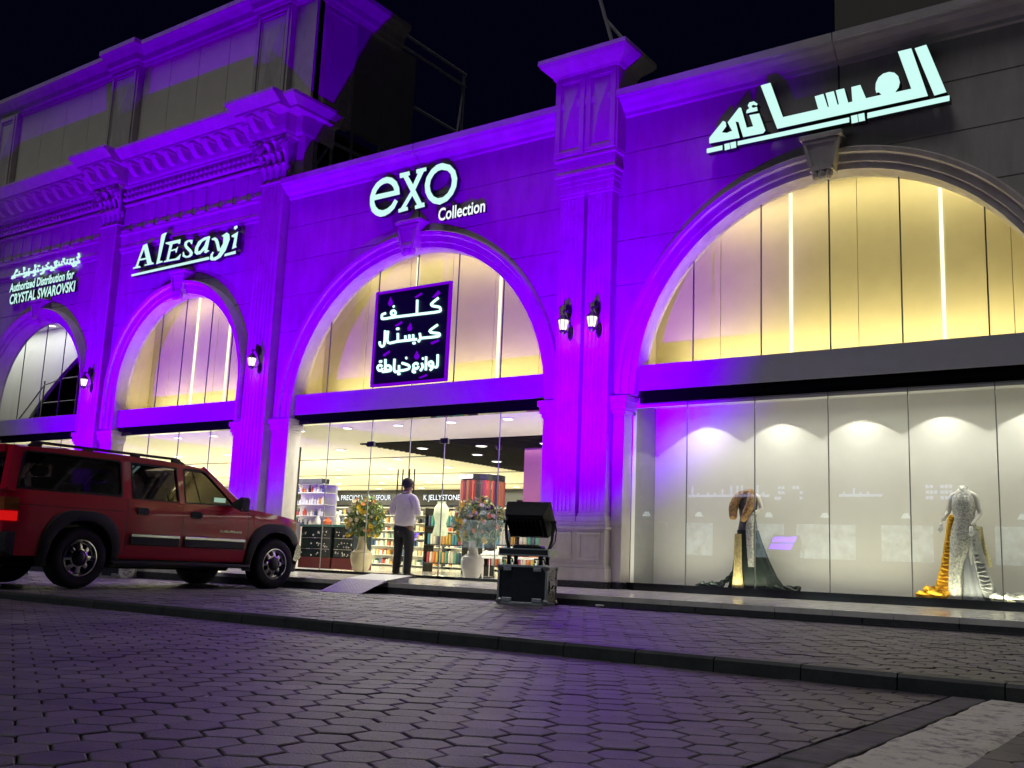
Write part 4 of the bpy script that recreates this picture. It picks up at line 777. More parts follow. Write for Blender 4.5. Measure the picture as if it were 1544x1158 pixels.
# ------------------------------------------------------------------ flight cases and purple floodlights
alu=mat('case_aluminium',(.42,.43,.44),.35,metal=.7,var=.25,scale=20); ply=mat('case_black_ply',(.012,.014,.022),.45,var=.5,scale=14,bump=.2,bscale=120)
def flightcase(x,y,rz,label,w=.62,d=.34,h=.45):
    c=thing('flight_case',(x,y,pavz(x,y)),label,'flight case','flight cases under the floodlights',rz); B=lambda n,m,mt,p=c:build(n,m,mt,p,world=False)
    mb=MB(); mb.box(-w/2+.015,w/2-.015,-d/2+.015,d/2-.015,.015,h-.015); B('body',mb,ply); e=.028
    mb=MB()
    for sx in (-1,1):
        for sy in (-1,1): mb.box(sx*w/2-(e if sx>0 else 0),sx*w/2+(0 if sx>0 else e),sy*d/2-(e if sy>0 else 0),sy*d/2+(0 if sy>0 else e),e,h-e,.003)
    for z0 in (0,h-e):
        for sy in (-1,1): mb.box(-w/2,w/2,sy*d/2-(e if sy>0 else 0),sy*d/2+(0 if sy>0 else e),z0,z0+e,.003)
        for sx in (-1,1): mb.box(sx*w/2-(e if sx>0 else 0),sx*w/2+(0 if sx>0 else e),-d/2+e,d/2-e,z0,z0+e,.003)
    B('edge_trim',mb,alu)
    for sx in (-1,1):
        for sy in (-1,1):
            for z in (.03,h-.03): mb=MB(); mb.sphere((sx*(w/2-.025),sy*(d/2-.02),z),.045,.035,.04,8,6); B('corner_ball',mb,alu)
    for sx in (-1,1):
        mb=MB(); mb.box(sx*w*.3-.06,sx*w*.3+.06,-d/2-.006,-d/2+.01,.03,.075,.004); B('bottom_bracket',mb,alu); mb=MB(); mb.box(sx*w*.3-.05,sx*w*.3+.05,-d/2-.012,-d/2,h-.07,h-.03,.003); B('latch',mb,alu)
    mb=MB(); mb.box(w/2-.004,w/2+.006,-.09,.09,h*.35,h*.62,.003); B('handle_plate',mb,alu); mb=MB(); mb.tube([(w/2+.012,-.05,h*.42),(w/2+.03,-.05,h*.5),(w/2+.03,.05,h*.5),(w/2+.012,.05,h*.42)],.008,6); B('handle',mb,M['black'])
    mb=MB(); mb.box(w/2-.015,w/2-.008,-d/2+.03,d/2-.03,.03,h-.03); B('side_panel',mb,mat('scuffed_silver',(.42,.41,.40),.5,metal=.3,var=.5,scale=9))
    mb=MB()
    for k in range(60): # scratches and torn sticker remains on the flank
        yy=random.uniform(-d/2+.04,d/2-.05); zz=random.uniform(.04,h-.06); mb.box(w/2-.008,w/2-.0065,yy,yy+random.uniform(.01,.04),zz,zz+random.uniform(.004,.02))
    B('sticker_remains',mb,mat('torn_sticker',(.10,.10,.11),.7,var=.4,scale=30))
    return c
def flood(x,y,z,rz,label):
    f=thing('floodlight',(x,y,z),label,'floodlight','purple floodlights on flight cases',rz); B=lambda n,m,mt,p=f:build(n,m,mt,p,world=False)
    w=.31
    mb=MB(); mb.box(-w+.01,w-.01,-.17,.17,.10,.19,.012); mb.box(-.19,.19,-.10,.10,.19,.225,.02); B('base',mb,M['black'])
    mb=MB()
    for zz in (.105,.175): mb.box(-w,w,-.176,-.165,zz,zz+.014)
    for sx in (-1,1): mb.box(sx*w-(.012 if sx>0 else 0),sx*w+(0 if sx>0 else .012),-.17,.17,.10,.19,.003)
    B('base_trim',mb,alu)
    mb=MB()
    for sx in (-1,1):
        for sy in (-1,1): mb.lathe([(.03,0),(.022,.05),(.03,.10)],(sx*.2,sy*.11,0),8)
        mb.tube([(sx*.26,-.13,.03),(sx*.26,-.16,.07),(sx*.14,-.16,.07),(sx*.14,-.13,.03)],.01,6)
    B('foot',mb,M['black'])
    for sx in (-1,1): mb=MB(); mb.tube([(sx*.25,0,.18),(sx*.285,.0,.3),(sx*.30,0,.45),(sx*.29,0,.50)],.02,6); mb.lathe([(.035,-.02),(.035,.02)],(sx*.3,0,.5),10); B('yoke_arm',mb,M['black'])
    ca,sa=math.cos(R(38)),math.sin(R(38)); rot=lambda px,py,pz:(px,py*ca-pz*sa,py*sa+pz*ca+.52)
    mb=MB(); mb.loft([[(sx*a,yy,sz*b) for sx,sz in ((-1,-1),(1,-1),(1,1),(-1,1))] for a,b,yy in ((.19,.12,-.15),(.235,.16,-.12),(.265,.185,.02),(.275,.195,.10))])
    for k in range(9): mb.box(-.2+k*.05-.008,-.2+k*.05+.008,-.175,-.14,-.11,.11)
    mb.xform(rot); hd=B('head',mb,mat('flood_black',(.003,.003,.004),.5,spec=.2,var=.3,scale=30))
    mb=MB()
    for r_ in range(2):
        for k in range(12): cx=-.225+k*.041; mb.box(cx-.012,cx+.012,.101,.106,-.15+r_*.165,.0+r_*.165-.02)
    mb.xform(rot); B('led_panel',mb,M['led'])
    mb=MB(); mb.tube([(.30,-.03,.5),(.36,-.05,.42),(.35,-.06,.28),(.3,-.1,.18)],.007,5); B('cable',mb,M['black'])
    return f
def floodlamp(x,y,z,e,tgt,size=100,col=(.30,.0,1.0)):
    l=bpy.data.lights.new('flood_beam','SPOT'); l.energy=e; l.color=col; l.spot_size=R(size); l.spot_blend=1; l.shadow_soft_size=.09
    l.use_nodes=True; e_=l.node_tree.nodes['Emission']; cx=l.node_tree.nodes.new('ShaderNodeCombineXYZ')   # violet LED chromaticity lies outside the sRGB gamut (slightly negative green)
    for i_,v_ in enumerate((.14,-.085,1.0)): cx.inputs[i_].default_value=v_
    l.node_tree.links.new(cx.outputs[0],e_.inputs[0]); l.color=(1,1,1)
    o=bpy.data.objects.new('flood_beam',l); C.objects.link(o); o.location=(x,y,z); o.rotation_euler=(Vector(tgt)-Vector((x,y,z))).to_track_quat('-Z','Y').to_euler()
FX=(-6.83,10.02)
flightcase(FX[0],FX[1],R(13),'black flight case with aluminium edges under the floodlight in front of the pilaster')
flood(FX[0],FX[1],pavz(*FX)+.45,R(13),'black floodlight head on its yoke seen from behind on the flight case')
flightcase(-15.1,10.15,R(4),'low flight case seen under the belly of the red car'); flightcase(-21.6,9.18,R(0),'flight case hidden behind the red car by the narrow arches')
flood(-21.6,9.18,pavz(-21.6,9.18)+.45,0,'floodlight behind the red car lighting the taller wing')
flightcase(-16.6,9.18,0,'flight case left of the red car carrying the middle floodlight'); flood(-16.6,9.18,pavz(-16.6,9.18)+.45,0,'floodlight left of the red car lighting the left side of the middle arch')
EF=5000
floodlamp(FX[0]-.05,FX[1]+.12,.99,EF*1.1,(-9.4,14,5.0),90)
floodlamp(-16.6,9.3,.99,EF*.9,(-16.6,14,5.0),90)
floodlamp(-21.6,9.3,.99,EF*1.08,(-21.9,14,5.2),92)
# ------------------------------------------------------------------ ramp, vases and flowers, litter
rp_=thing('metal_ramp',(-9.8,10.3,-.14),'chequered aluminium ramp plate laid over the step in front of the doorway','ramp')
mb=MB(); x0,x1=-10.16,-9.40
P=[(9.95,pavz(-10,9.95)+.004),(10.44,.03),(10.95,.10),(10.95,.088),(10.44,.015),(9.95,pavz(-10,9.95)+.001)]
mb.loft([[(x,y,z) for y,z in P] for x in (x0,x1)]); build('plate',mb,mat('ramp_metal',(.36,.35,.36),.32,metal=.75,var=.25,scale=12),rp_)
mb=MB()
for i in range(22):
    for j in range(40):
        x=x0+.03+(x1-x0-.06)*i/21; y=9.98+.94*j/39
        z=(P[0][1]+(P[1][1]-P[0][1])*(y-9.95)/.49) if y<10.44 else .03+.07*(y-10.44)/.51
        a=.014; b=.005; s=1 if (i+j)%2 else -1
        mb.add([(x-a,y-s*a,z+.001),(x+b*s*0,y-b,z+.005),(x+a,y+s*a,z+.001),(x,y+b,z+.005)],[(0,1,2,3)])
build('tread_studs',mb,alu,rp_)['kind']='stuff'
mb=MB()
for x in (x0+.05,x1-.05): mb.loft([[(x-.02,10.5,.002),(x+.02,10.5,.002),(x+.02,10.5,.018),(x-.02,10.5,.018)],[(x-.02,10.92,.002),(x+.02,10.92,.002),(x+.02,10.92,.09),(x-.02,10.92,.09)]])
build('support_rail',mb,alu,rp_)
def vase(x,y,label,s,col):
    pr=[(.09,0),(.11,.01),(.15,.08),(.195,.2),(.215,.31),(.20,.39),(.15,.44),(.105,.47),(.09,.53),(.08,.60),(.078,.66),(.095,.71),(.085,.71),(.07,.66)]
    v=thing('vase',(x,y,.0),label,'vase'); mb=MB(); mb.lathe([(r*s,z*s) for r,z in pr],(x,y,.0),28,cap=(True,False)); build('body',mb,mat('glazed_'+('cream' if s>1 else 'white'),col,.22,var=.08,scale=5),v,True,angle=60)
    mb=MB()
    for z,r in ((.405,.196),(.455,.135),(.68,.085)): mb.lathe([((r-.01)*s,(z-.008)*s),((r+.008)*s,z*s),((r-.01)*s,(z+.008)*s)],(x,y,.0),28)
    build('raised_ring',mb,mat('glaze_ring',tuple(c*.85 for c in col),.3),v,True); return .71*s
green=rampmat('leaf_mix',[(.12,.20,.05),(.20,.30,.08),(.07,.13,.04),(.32,.36,.12),(.16,.24,.16),(.42,.40,.12)],.6)
def flowers(x,y,z,w,h,label,nleaf,seed):
    rnd=random.Random(seed); f=thing('flower_arrangement',(x,y,z),label,'flowers')
    def pt(k=1):
        while True:
            a,b,c=rnd.uniform(-1,1),rnd.uniform(-1,1),rnd.uniform(-.75,1)
            if .25<a*a+b*b+c*c<1: return Vector((x+a*w*k,y+b*w*.6*k,z+h*.62+c*h*k*.62+.06*math.sin(a*9)))
    mb=MB()
    for i in range(nleaf):
        p=pt(1.03); L=rnd.uniform(.045,.105); d=Vector((rnd.uniform(-1,1),rnd.uniform(-1,.4),rnd.uniform(-.8,1))).normalized(); n=d.orthogonal().normalized(); n=(n*rnd.uniform(-1,1)+d.cross(n)*rnd.uniform(-1,1)).normalized(); ww=L*rnd.uniform(.16,.32)
        mb.add([p-d*L/2,p+n*ww,p+d*L/2,p-n*ww],[(0,1,2,3)])
    build('foliage',mb,green,f)['kind']='stuff'
    mb=MB()
    for i in range(40): q=pt(.9); mb.tube([(x+rnd.uniform(-.03,.03),y+rnd.uniform(-.03,.03),z-.05),((x+q.x)/2,(y+q.y)/2,z+.2),tuple(q)],.004,4)
    build('stems',mb,green,f)['kind']='stuff'
    cols=[('yellow',(.80,.58,.05),26),('orange',(.75,.30,.08),10),('cream',(.80,.72,.48),20),('white',(.8,.79,.72),9),('teal',(.22,.42,.38),3),('purple',(.20,.06,.12),2)]
    for nm,c,n in cols:
        m_=mat(nm+'_petals',c,.6,var=.2,scale=20); me=None
        for i in range(n):
            p=pt(1.0)
            e_=Vector(((p.x-x)/w,(p.y-y)/(w*.6),(p.z-z-h*.62)/(h*.62))); e_=e_.normalized()*rnd.uniform(.92,1.06); e_.y=-abs(e_.y); p=Vector((x+e_.x*w,y+e_.y*w*.6-.03,z+h*.62+e_.z*h*.62*(1 if e_.z>0 else .8)))
            if nm=='yellow' and i<5: p.z=z+h*.08+rnd.uniform(0,.05); p.x=x+w*rnd.uniform(.5,.95)*(1 if i%2 else -.7)
            if me is None:
                b=MB()
                for ring,(k,rr,tilt) in enumerate(((7,.045,.35),(6,.034,.75),(4,.02,1.2))):
                    for q in range(k):
                        t=2*PI*q/k+ring*.4; d=Vector((math.cos(t)*math.cos(tilt),math.sin(tilt)*-1,math.sin(t)*math.cos(tilt))); s_=Vector((-math.sin(t),0,math.cos(t)))*rr*.5
                        b.add([(0,0,0),tuple(d*rr*.6+s_),tuple(d*rr),tuple(d*rr*.6-s_)],[(0,1,2,3)])
                b.sphere((0,-.012,0),.012,None,None,6,4); o=build(nm+'_bloom',b,m_,f,world=False); me=o.data
            else: o=bpy.data.objects.new(nm+'_bloom',me); C.objects.link(o); o.parent=f
            o.location=p-f.location; sc=rnd.uniform(.75,1.35)*(1.3 if nm=='teal' else 1); o.scale=(sc,)*3; o.rotation_euler=(rnd.uniform(-.9,.5),rnd.uniform(-3,3),rnd.uniform(-.9,.9))
h=vase(-14.08,14.85,'cream glazed vase with a round body left of the standing man',1.02,(.60,.50,.30)); flowers(-14.02,14.85,h-.07,.44,.66,'round bouquet of yellow and white flowers in the cream vase left of the man',2600,3)
h=vase(-11.3,14.8,'white glazed vase with a round body right of the standing man',.98,(.62,.59,.58)); flowers(-11.2,14.8,h-.07,.52,.66,'wider bouquet with greyish foliage in the white vase right of the man',3000,5)
mb=MB()
for k in range(12): mb.sphere((random.uniform(-.04,.04),random.uniform(-.02,.02),.015+random.uniform(0,.012)),random.uniform(.012,.025),.014,.012,6,4)
mb.xform(lambda x,y,z:(x-6.05,y+10.35,z+pavz(-6,10.35))); single('crumpled_tissue',mb,mat('tissue',(.8,.8,.78),.9),'crumpled white tissue lying at the foot of the step','litter')
for k,(x,y) in enumerate(((-1.9,2.6),(-3.1,4.0),(-3.4,2.75),(-2.35,3.4))):
    mb=MB(); mb.add([(-.012,0,.002),(0,-.008,.003),(.014,.002,.002),(.002,.009,.006)],[(0,1,2,3)]); mb.xform(lambda a,b,c:(a+x,b+y,c+RZ)); single('paper_scrap',mb,mat('scrap',(.5,.5,.5),.9,var=0),('pale scrap of paper on the pavers nearest the concrete channel','pale scrap of paper on the far pavers near the kerb','pale scrap of paper on the pavers lower left of the others','pale scrap of paper on the pavers between the other scraps')[k],'litter')
cb_=MB(); pts=[(-6.62,10.12),(-6.45,10.3),(-6.1,10.36),(-5.7,10.33),(-5.2,10.42),(-4.6,10.44),(-3.0,10.44),(-.5,10.43)]
cb_.tube([(x,y,pavz(x,y)+.009) for x,y in smooth(pts,5)],.007,6); single('power_cable',cb_,M['black'],'thin black power cable running from the flight case along the foot of the step','cable',None,True)
# ------------------------------------------------------------------ skinned figures
def skin(name,V,E,Rad,m,parent,root=0,sub=2,world=False,post=None):
    me=bpy.data.meshes.new('tmp'); me.from_pydata(V,E,[]); o=bpy.data.objects.new('tmp',me); C.objects.link(o)
    md=o.modifiers.new('s','SKIN'); md.use_smooth_shade=True
    for i,r in enumerate(Rad): me.skin_vertices[0].data[i].radius=(r,r) if not isinstance(r,tuple) else r
    me.skin_vertices[0].data[root].use_root=True
    s2=o.modifiers.new('u','SUBSURF'); s2.levels=sub; s2.render_levels=sub
    dg=bpy.context.evaluated_depsgraph_get(); m2=bpy.data.meshes.new_from_object(o.evaluated_get(dg)); m2.name=name
    bpy.data.objects.remove(o); bpy.data.meshes.remove(me)
    if post:
        for v in m2.vertices: v.co=post(v.co)
    m2.materials.clear(); return put(name,m2,parent,[m])
per=thing('person',(-11.87,13.55,0),'man in lilac shirt and black trousers facing away at the glass door','person',None,R(4))
skm=mat('skin',(.22,.12,.08),.5,var=.1); shirt=mat('lilac_shirt',(.74,.69,.76),.8,var=.08,scale=9,bump=.5,bscale=22); trs=mat('black_trousers',(.012,.012,.016),.8,var=.3,scale=20,bump=.3,bscale=30)
V=[(0,0,.90),(0,0,1.08),(0,.01,1.28),(0,.005,1.42),(0,.02,1.49),(0,.035,1.555),(0,.035,1.625),(0,.11,1.58),
   (.10,0,.86),(.115,.02,.47),(.12,-.02,.09),(.14,.12,.04),(-.10,0,.86),(-.115,.02,.47),(-.12,-.02,.09),(-.14,.12,.04),
   (.19,0,1.37),(.265,-.02,1.12),(.15,.20,1.16),(.10,.27,1.19),(-.19,0,1.37),(-.265,-.02,1.12),(-.15,.20,1.16),(-.10,.27,1.19)]
E_=[(0,1),(1,2),(2,3),(3,4),(4,5),(5,6),(5,7),(0,8),(8,9),(9,10),(10,11),(0,12),(12,13),(13,14),(14,15),(3,16),(16,17),(17,18),(18,19),(3,20),(20,21),(21,22),(22,23)]
Rd=[.11,.12,.13,.07,.056,.078,.078,.018,.085,.06,.04,.03,.085,.06,.04,.03,.055,.04,.03,.03,.055,.04,.03,.03]
n0=len(V)
for s in (1,-1):          # five fingers on each hand, rooted in the palm
    base=19 if s>0 else 23; b=Vector(V[base])
    for k,(dx,dz,L) in enumerate(((-.022,.020,.055),(-.026,.006,.064),(-.024,-.008,.06),(-.018,-.02,.048),(.012,.03,.045))):
        i=len(V); d=Vector((s*dx,.02,dz)); p1=b+d; p2=p1+Vector((-s*.3 if k<4 else -s*.1,.75,.2)).normalized()*L*.55; p3=p2+Vector((-s*.7,.35,.1)).normalized()*L*.5
        V+=[tuple(p1),tuple(p2),tuple(p3)]; E_+=[(base,i),(i,i+1),(i+1,i+2)]; Rd+=[.0095,.009,.0075]
skin('body',V,E_,Rd,skm,per)
skin('shirt',[(0,0,.85),(0,-.0,1.0),(0,.0,1.16),(0,0,1.30),(0,-.005,1.40),(0,.01,1.455),(.19,-.01,1.375),(.25,-.02,1.25),(.285,-.03,1.11),(.26,.05,1.10),(-.19,-.01,1.375),(-.25,-.02,1.25),(-.285,-.03,1.11),(-.26,.05,1.10)],
   [(0,1),(1,2),(2,3),(3,4),(4,5),(4,6),(6,7),(7,8),(8,9),(4,10),(10,11),(11,12),(12,13)],[(.215,.175),(.22,.18),(.20,.16),(.195,.14),(.12,.10),.068,.072,.068,.06,.056,.072,.068,.06,.056],shirt,per)
skin('trousers',[(0,0,.96),(0,0,.84),(.10,0,.78),(.115,.015,.47),(.12,-.015,.12),(.12,-.01,.05),(-.10,0,.78),(-.115,.015,.47),(-.12,-.015,.12),(-.12,-.01,.05)],[(0,1),(1,2),(2,3),(3,4),(4,5),(1,6),(6,7),(7,8),(8,9)],[(.198,.16),(.20,.155),.128,.082,.068,.07,.115,.082,.068,.07],trs,per)
for s in (-1,1):
    mb=MB(); cx=s*.13; mb.loft([[(cx+a*w,yy+.04,z) for a,w in ((-1,.04),(1,.04))]+[(cx+.03*1,yy+.04,z+h_),(cx-.03,yy+.04,z+h_)] for yy,z,h_ in ((-.12,0,.07),(-.02,0,.09),(.08,0,.07),(.15,0,.045),(.18,0,.03))]); build('shoe',mb,M['black'],per,True,world=False)
mb=MB(); mb.sphere((0,.02,1.635),.098,.108,.098,16,12); mb.xform(lambda x,y,z:(x*(1.0 if z>1.6 else .96),y-(0 if z>1.6 else (1.6-z)*.25)+.004*math.sin(x*90),max(z,1.535)+.004*math.sin(y*80+x*50))); build('hair',mb,mat('black_hair',(.012,.011,.011),.6,var=.4,scale=60),per,True,world=False)
mb=MB()
for s in (-1,1): mb.sphere((s*.088,.045,1.575),.014,.022,.033,8,6)
build('ear',mb,skm,per,True,world=False)
mb=MB(); mb.loft([[((.072)*math.cos(t),.012+.062*math.sin(t),z) for t in [2*PI*i/16 for i in range(16)]] for z in (1.43,1.475,1.485)]); build('collar',mb,shirt,per,True,world=False)
# ------------------------------------------------------------------ dressed mannequins in the showcase
def gown(name,rings,m,parent,fold=.0,nf=9,n=44,ph=0):
    mb=MB(); R_=[]
    for cx,cy,rx_,ry_,z,f in rings:
        R_.append([(cx+(rx_*(1+f*fold*math.sin(nf*t+ph+z*2)))*math.cos(t),cy+(ry_*(1+f*fold*math.sin(nf*t+ph+z*2)))*math.sin(t),z) for t in [2*PI*i/n for i in range(n)]])
    mb.loft(R_,cap=(True,True)); return build(name,mb,m,parent,True,world=False,angle=70)
emb=mat('silver_embroidery',(.50,.50,.46),.4,metal=.25,var=.6,scale=38,bump=1,bscale=70); pale=mat('mannequin_white',(.70,.68,.62),.45,var=.03)
knit_m=mat('mustard_knit',(.62,.33,.015),.85,var=.3,scale=30,bump=.6,bscale=60); knit_g=mat('grey_knit',(.36,.37,.37),.85,var=.3,scale=30,bump=.6,bscale=60); satin=mat('grey_satin',(.30,.31,.34),.4,var=.15)
def knit_train(name,path,w,h,m,parent,rows=30,waves=3):
    """ribbed cloth strip that falls along path (x,y,z) with thickness"""
    mb=MB(); P=[Vector(p) for p in path]; rings=[]
    N=len(P)-1
    for i in range(rows*2+1):
        t=i/(rows*2)*N; k=min(int(t),N-1); u=t-k; p0=P[max(k-1,0)];p1=P[k];p2=P[k+1];p3=P[min(k+2,N)]
        p=.5*((2*p1)+(-p0+p2)*u+(2*p0-5*p1+4*p2-p3)*u*u+(-p0+3*p1-3*p2+p3)*u**3)
        f=i/(rows*2); ww=w[0]+(w[1]-w[0])*f; hh=(h[0]+(h[1]-h[0])*f)*(1.0 if i%2 else .6)
        rings.append([(p.x+ww*math.cos(a),p.y+hh*math.sin(a)*.9-.015*math.sin(waves*a+f*6),p.z+hh*.35*math.sin(a)+.01*math.sin(3*a+i)) for a in [2*PI*q/16 for q in range(16)]])
    mb.loft(rings); return build(name,mb,m,parent,True,world=False,angle=80)
def heap(name,pts,m,parent):
    mb=MB()
    for x,y,z,r in pts:
        mb.tube([(x+r*math.cos(t)*(1+.15*math.sin(3*t)),y+r*.4*math.sin(t),z+.03*math.sin(2*t)+.02) for t in [2*PI*i/14 for i in range(15)]],[.035*(1 if i%2 else .8) for i in range(15)],8)
    return build(name,mb,m,parent,True,world=False)
m1=thing('dressed_mannequin',(-2.98,14.66,.1),'headless mannequin in a silver embroidered high neck gown with mustard and grey knitted trains','mannequin')
skin('body',[(0,0,.88),(0,0,1.05),(0,0,1.28),(0,0,1.40),(0,0,1.49),(.15,0,1.37),(.20,.02,1.13),(.12,-.13,.98),(-.15,0,1.37),(-.2,.02,1.15),(-.27,-.08,1.02),(.08,0,.8),(.08,-.01,.45),(.07,0,.08),(-.08,0,.8),(-.12,-.03,.45),(-.12,-.03,.08)],[(0,1),(1,2),(2,3),(3,4),(3,5),(5,6),(6,7),(3,8),(8,9),(9,10),(0,11),(11,12),(12,13),(0,14),(14,15),(15,16)],[.12,.085,.11,.06,.05,.045,.033,.025,.045,.033,.025,.085,.055,.035,.085,.055,.035],pale,m1)
for sx,px,py,pz in ((1,.115,-.14,.96),(-1,-.28,-.09,1.0)):
    V2=[(px,py,pz),(px-sx*.01,py-.01,pz-.05)]; E2=[(0,1)]; R2=[.024,.024]
    for k in range(5): i=len(V2); a=(k-2)*.011; L=(.05,.062,.066,.06,.045)[k]; V2+=[(px+a,py-.015,pz-.075),(px+a*1.3,py-.02,pz-.075-L*.5),(px+a*1.3,py-.012,pz-.075-L)]; E2+=[(1,i),(i,i+1),(i+1,i+2)]; R2+=[.0085,.0075,.006]
    skin('gloved_hand',V2,E2,R2,mat('white_glove',(.8,.8,.8),.6,var=.02),m1,sub=1)
gown('bodice',[(0,0,.175,.13,.80,1),(0,0,.17,.125,.9,.5),(0,0,.125,.095,1.06,0),(0,0,.155,.12,1.24,0),(0,0,.14,.10,1.36,0),(0,0,.065,.06,1.43,0),(0,0,.062,.058,1.5,0),(0,0,.05,.05,1.505,0)],emb,m1,.04)
gown('embroidered_skirt',[(-.13,-.02,.10,.10,.0,1),(-.13,-.02,.085,.09,.3,1),(-.10,-.02,.10,.10,.5,1),(-.05,-.01,.14,.12,.68,.6),(-.01,0,.178,.13,.82,0)],emb,m1,.05,7)
gown('grey_drape',[(.10,.02,.20,.12,.0,1),(.08,.02,.13,.10,.3,1),(.05,.02,.09,.08,.6,1),(.06,0,.07,.07,.85,.5)],satin,m1,.16,11)
knit_train('grey_train',[(.12,-.07,.9),(.17,-.08,.6),(.24,-.07,.3),(.32,-.06,.08),(.55,-.10,.04),(.9,-.12,.035)],(.06,.12),(.08,.12),knit_g,m1,26)
heap('grey_fringe',[(.45,-.14,.03,.12),(.62,-.2,.03,.13),(.78,-.15,.03,.12),(.95,-.2,.02,.14),(.55,-.02,.05,.12)],mat('pale_fringe',(.6,.6,.53),.85,var=.4,scale=40,bump=.8,bscale=80),m1)
knit_train('gold_panel',[(.17,.0,.95),(.2,.02,.7),(.25,.03,.45)],(.05,.07),(.04,.05),mat('pale_gold_lace',(.6,.55,.3),.5,var=.3,scale=40),m1,16)
knit_train('mustard_train',[(-.16,.06,1.1),(-.19,.05,.8),(-.22,.04,.5),(-.27,.02,.2),(-.30,-.02,.04)],(.06,.13),(.07,.11),knit_m,m1,24)
heap('mustard_heap',[(-.38,-.08,.03,.10),(-.44,-.05,.09,.07),(-.33,-.10,.03,.11),(-.50,-.09,.02,.10)],knit_m,m1)
grn=mat('dark_green_velvet',(.004,.012,.010),.6,var=.4,scale=10); fur=mat('camel_fur',(.42,.25,.11),.95,var=.65,scale=32,bump=1,bscale=60)
m2=thing('dressed_mannequin',(-6.02,14.66,.1),'headless mannequin in a dark green sweeping gown with camel fur scarf and gold panel','mannequin')
skin('body',[(0,0,.88),(0,0,1.05),(0,0,1.28),(0,0,1.40),(0,0,1.48),(.15,0,1.37),(.22,.0,1.18),(.10,-.12,1.08),(-.15,0,1.37),(-.2,.0,1.18),(-.12,-.12,1.2)],[(0,1),(1,2),(2,3),(3,4),(3,5),(5,6),(6,7),(3,8),(8,9),(9,10)],[.12,.085,.11,.06,.05,.045,.033,.025,.045,.033,.025],pale,m2)
gown('bodice',[(0,0,.16,.12,.82,.5),(0,0,.12,.095,1.04,0),(0,0,.15,.115,1.24,0),(0,0,.13,.09,1.36,0),(0,0,.06,.05,1.42,0)],mat('grey_black_sequins',(.12,.12,.13),.35,metal=.3,var=.7,scale=45,bump=1,bscale=70),m2,.03)
gown('dark_skirt',[(.12,.03,.44,.14,.0,1),(.09,.02,.34,.13,.18,1),(.05,.01,.255,.13,.45,1),(.02,0,.175,.13,.75,.6),(0,0,.165,.125,.86,0)],grn,m2,.07,13)
gown('gold_panel',[(-.11,-.12,.085,.03,.0,1),(-.11,-.12,.06,.03,.25,1),(-.105,-.135,.06,.03,.5,.5),(-.10,-.135,.055,.03,.80,0)],mat('antique_gold',(.50,.40,.18),.4,var=.35,scale=25,bump=.5,bscale=60),m2,.1,8)
skin('fur_scarf',[(0,-.05,1.42),(-.13,-.08,1.36),(-.19,-.12,1.2),(-.18,-.13,1.0),(.1,-.08,1.42),(.10,-.13,1.25),(.02,-.15,1.08),(-.03,-.15,.98)],[(0,1),(1,2),(2,3),(0,4),(4,5),(5,6),(6,7)],[.062,.075,.078,.06,.07,.075,.065,.04],fur,m2)
gown('silver_fall',[(.1,-.10,.05,.03,.32,1),(.08,-.11,.05,.04,.6,1),(.07,-.11,.06,.045,.9,.5),(.1,-.1,.05,.04,1.1,0)],emb,m2,.08,7)
skin('gloved_hand',[(.11,-.15,1.08),(.10,-.17,1.03),(.085,-.18,1.0),(.08,-.185,.97),(.1,-.185,.995),(.10,-.19,.96),(.115,-.185,.995),(.12,-.19,.965),(.13,-.18,1.0),(.14,-.185,.975),(.13,-.165,1.05),(.15,-.17,1.065)],[(0,1),(1,2),(2,3),(1,4),(4,5),(1,6),(6,7),(1,8),(8,9),(1,10),(10,11)],[.028,.028,.009,.007,.009,.007,.009,.007,.009,.007,.009,.008],pale,m2,sub=1)
knit_train('green_train',[(-.12,.03,.5),(-.2,0,.25),(-.34,-.04,.1),(-.55,-.08,.03),(-.72,-.1,.02)],(.05,.09),(.07,.08),grn,m2,30)
heap('hem_ruffle',[(.4,-.05,.0,.12),(.55,-.08,.0,.12),(.7,-.08,.0,.1),(-.45,-.12,.01,.1),(-.6,-.12,.0,.1)],grn,m2)
# ------------------------------------------------------------------ red estate SUV nosed in to the step
th=R(89); hv=Vector((math.cos(th),math.sin(th),0)); nv=Vector((hv.y,-hv.x,0))
SX=.925; org=Vector((-11.2,7.1,0))+hv*(-.14)+nv*(.12-.90)
car=thing('parked_car',(org.x,org.y,-.175),'long red sport utility car parked nose in towards the step with dark wheel arch flares','car',None,th)
paint=mat('red_paint',(.66,.003,.040),.30,metal=.0,var=.06,scale=2,coat=.8,spec=.4); trimk=mat('black_plastic',(.022,.022,.025),.55,var=.3,scale=25)
cgl=glassmat('car_glass',(.10,.09,.12),2.6); rub=mat('tyre_rubber',(.014,.014,.016),.75,var=.3,scale=18,bump=.2,bscale=60); chrm=mat('car_chrome',(.7,.7,.7),.15,metal=1,var=0)
car.scale=(SX,1,1)
B=lambda n,m,mt,p=car,s=False,a=35:build(n,m,mt,p,s,world=False,angle=a)
AX=(0,3.17); RW=.355; RA=.455
def zl(x):
    z=.36
    for a in AX:
        d=abs(x-a)
        if d<RA: z=max(z,RW+math.sqrt(RA*RA-d*d))
    return z
def zt(x):
    if x<2.45: return 1.09
    if x<3.5: return 1.09-.10*((x-2.45)/1.05)**1.3
    return .99-.10*((x-3.5)/.26)**2
def hw(z): 
    for (a,wa),(b,wb) in zip(((.30,.84),(.45,.885),(.70,.905),(.92,.90),(1.09,.872)),((.45,.885),(.70,.905),(.92,.90),(1.09,.872),(1.3,.82))):
        if z<=b: return wa+(wb-wa)*(z-a)/(b-a)
    return .82
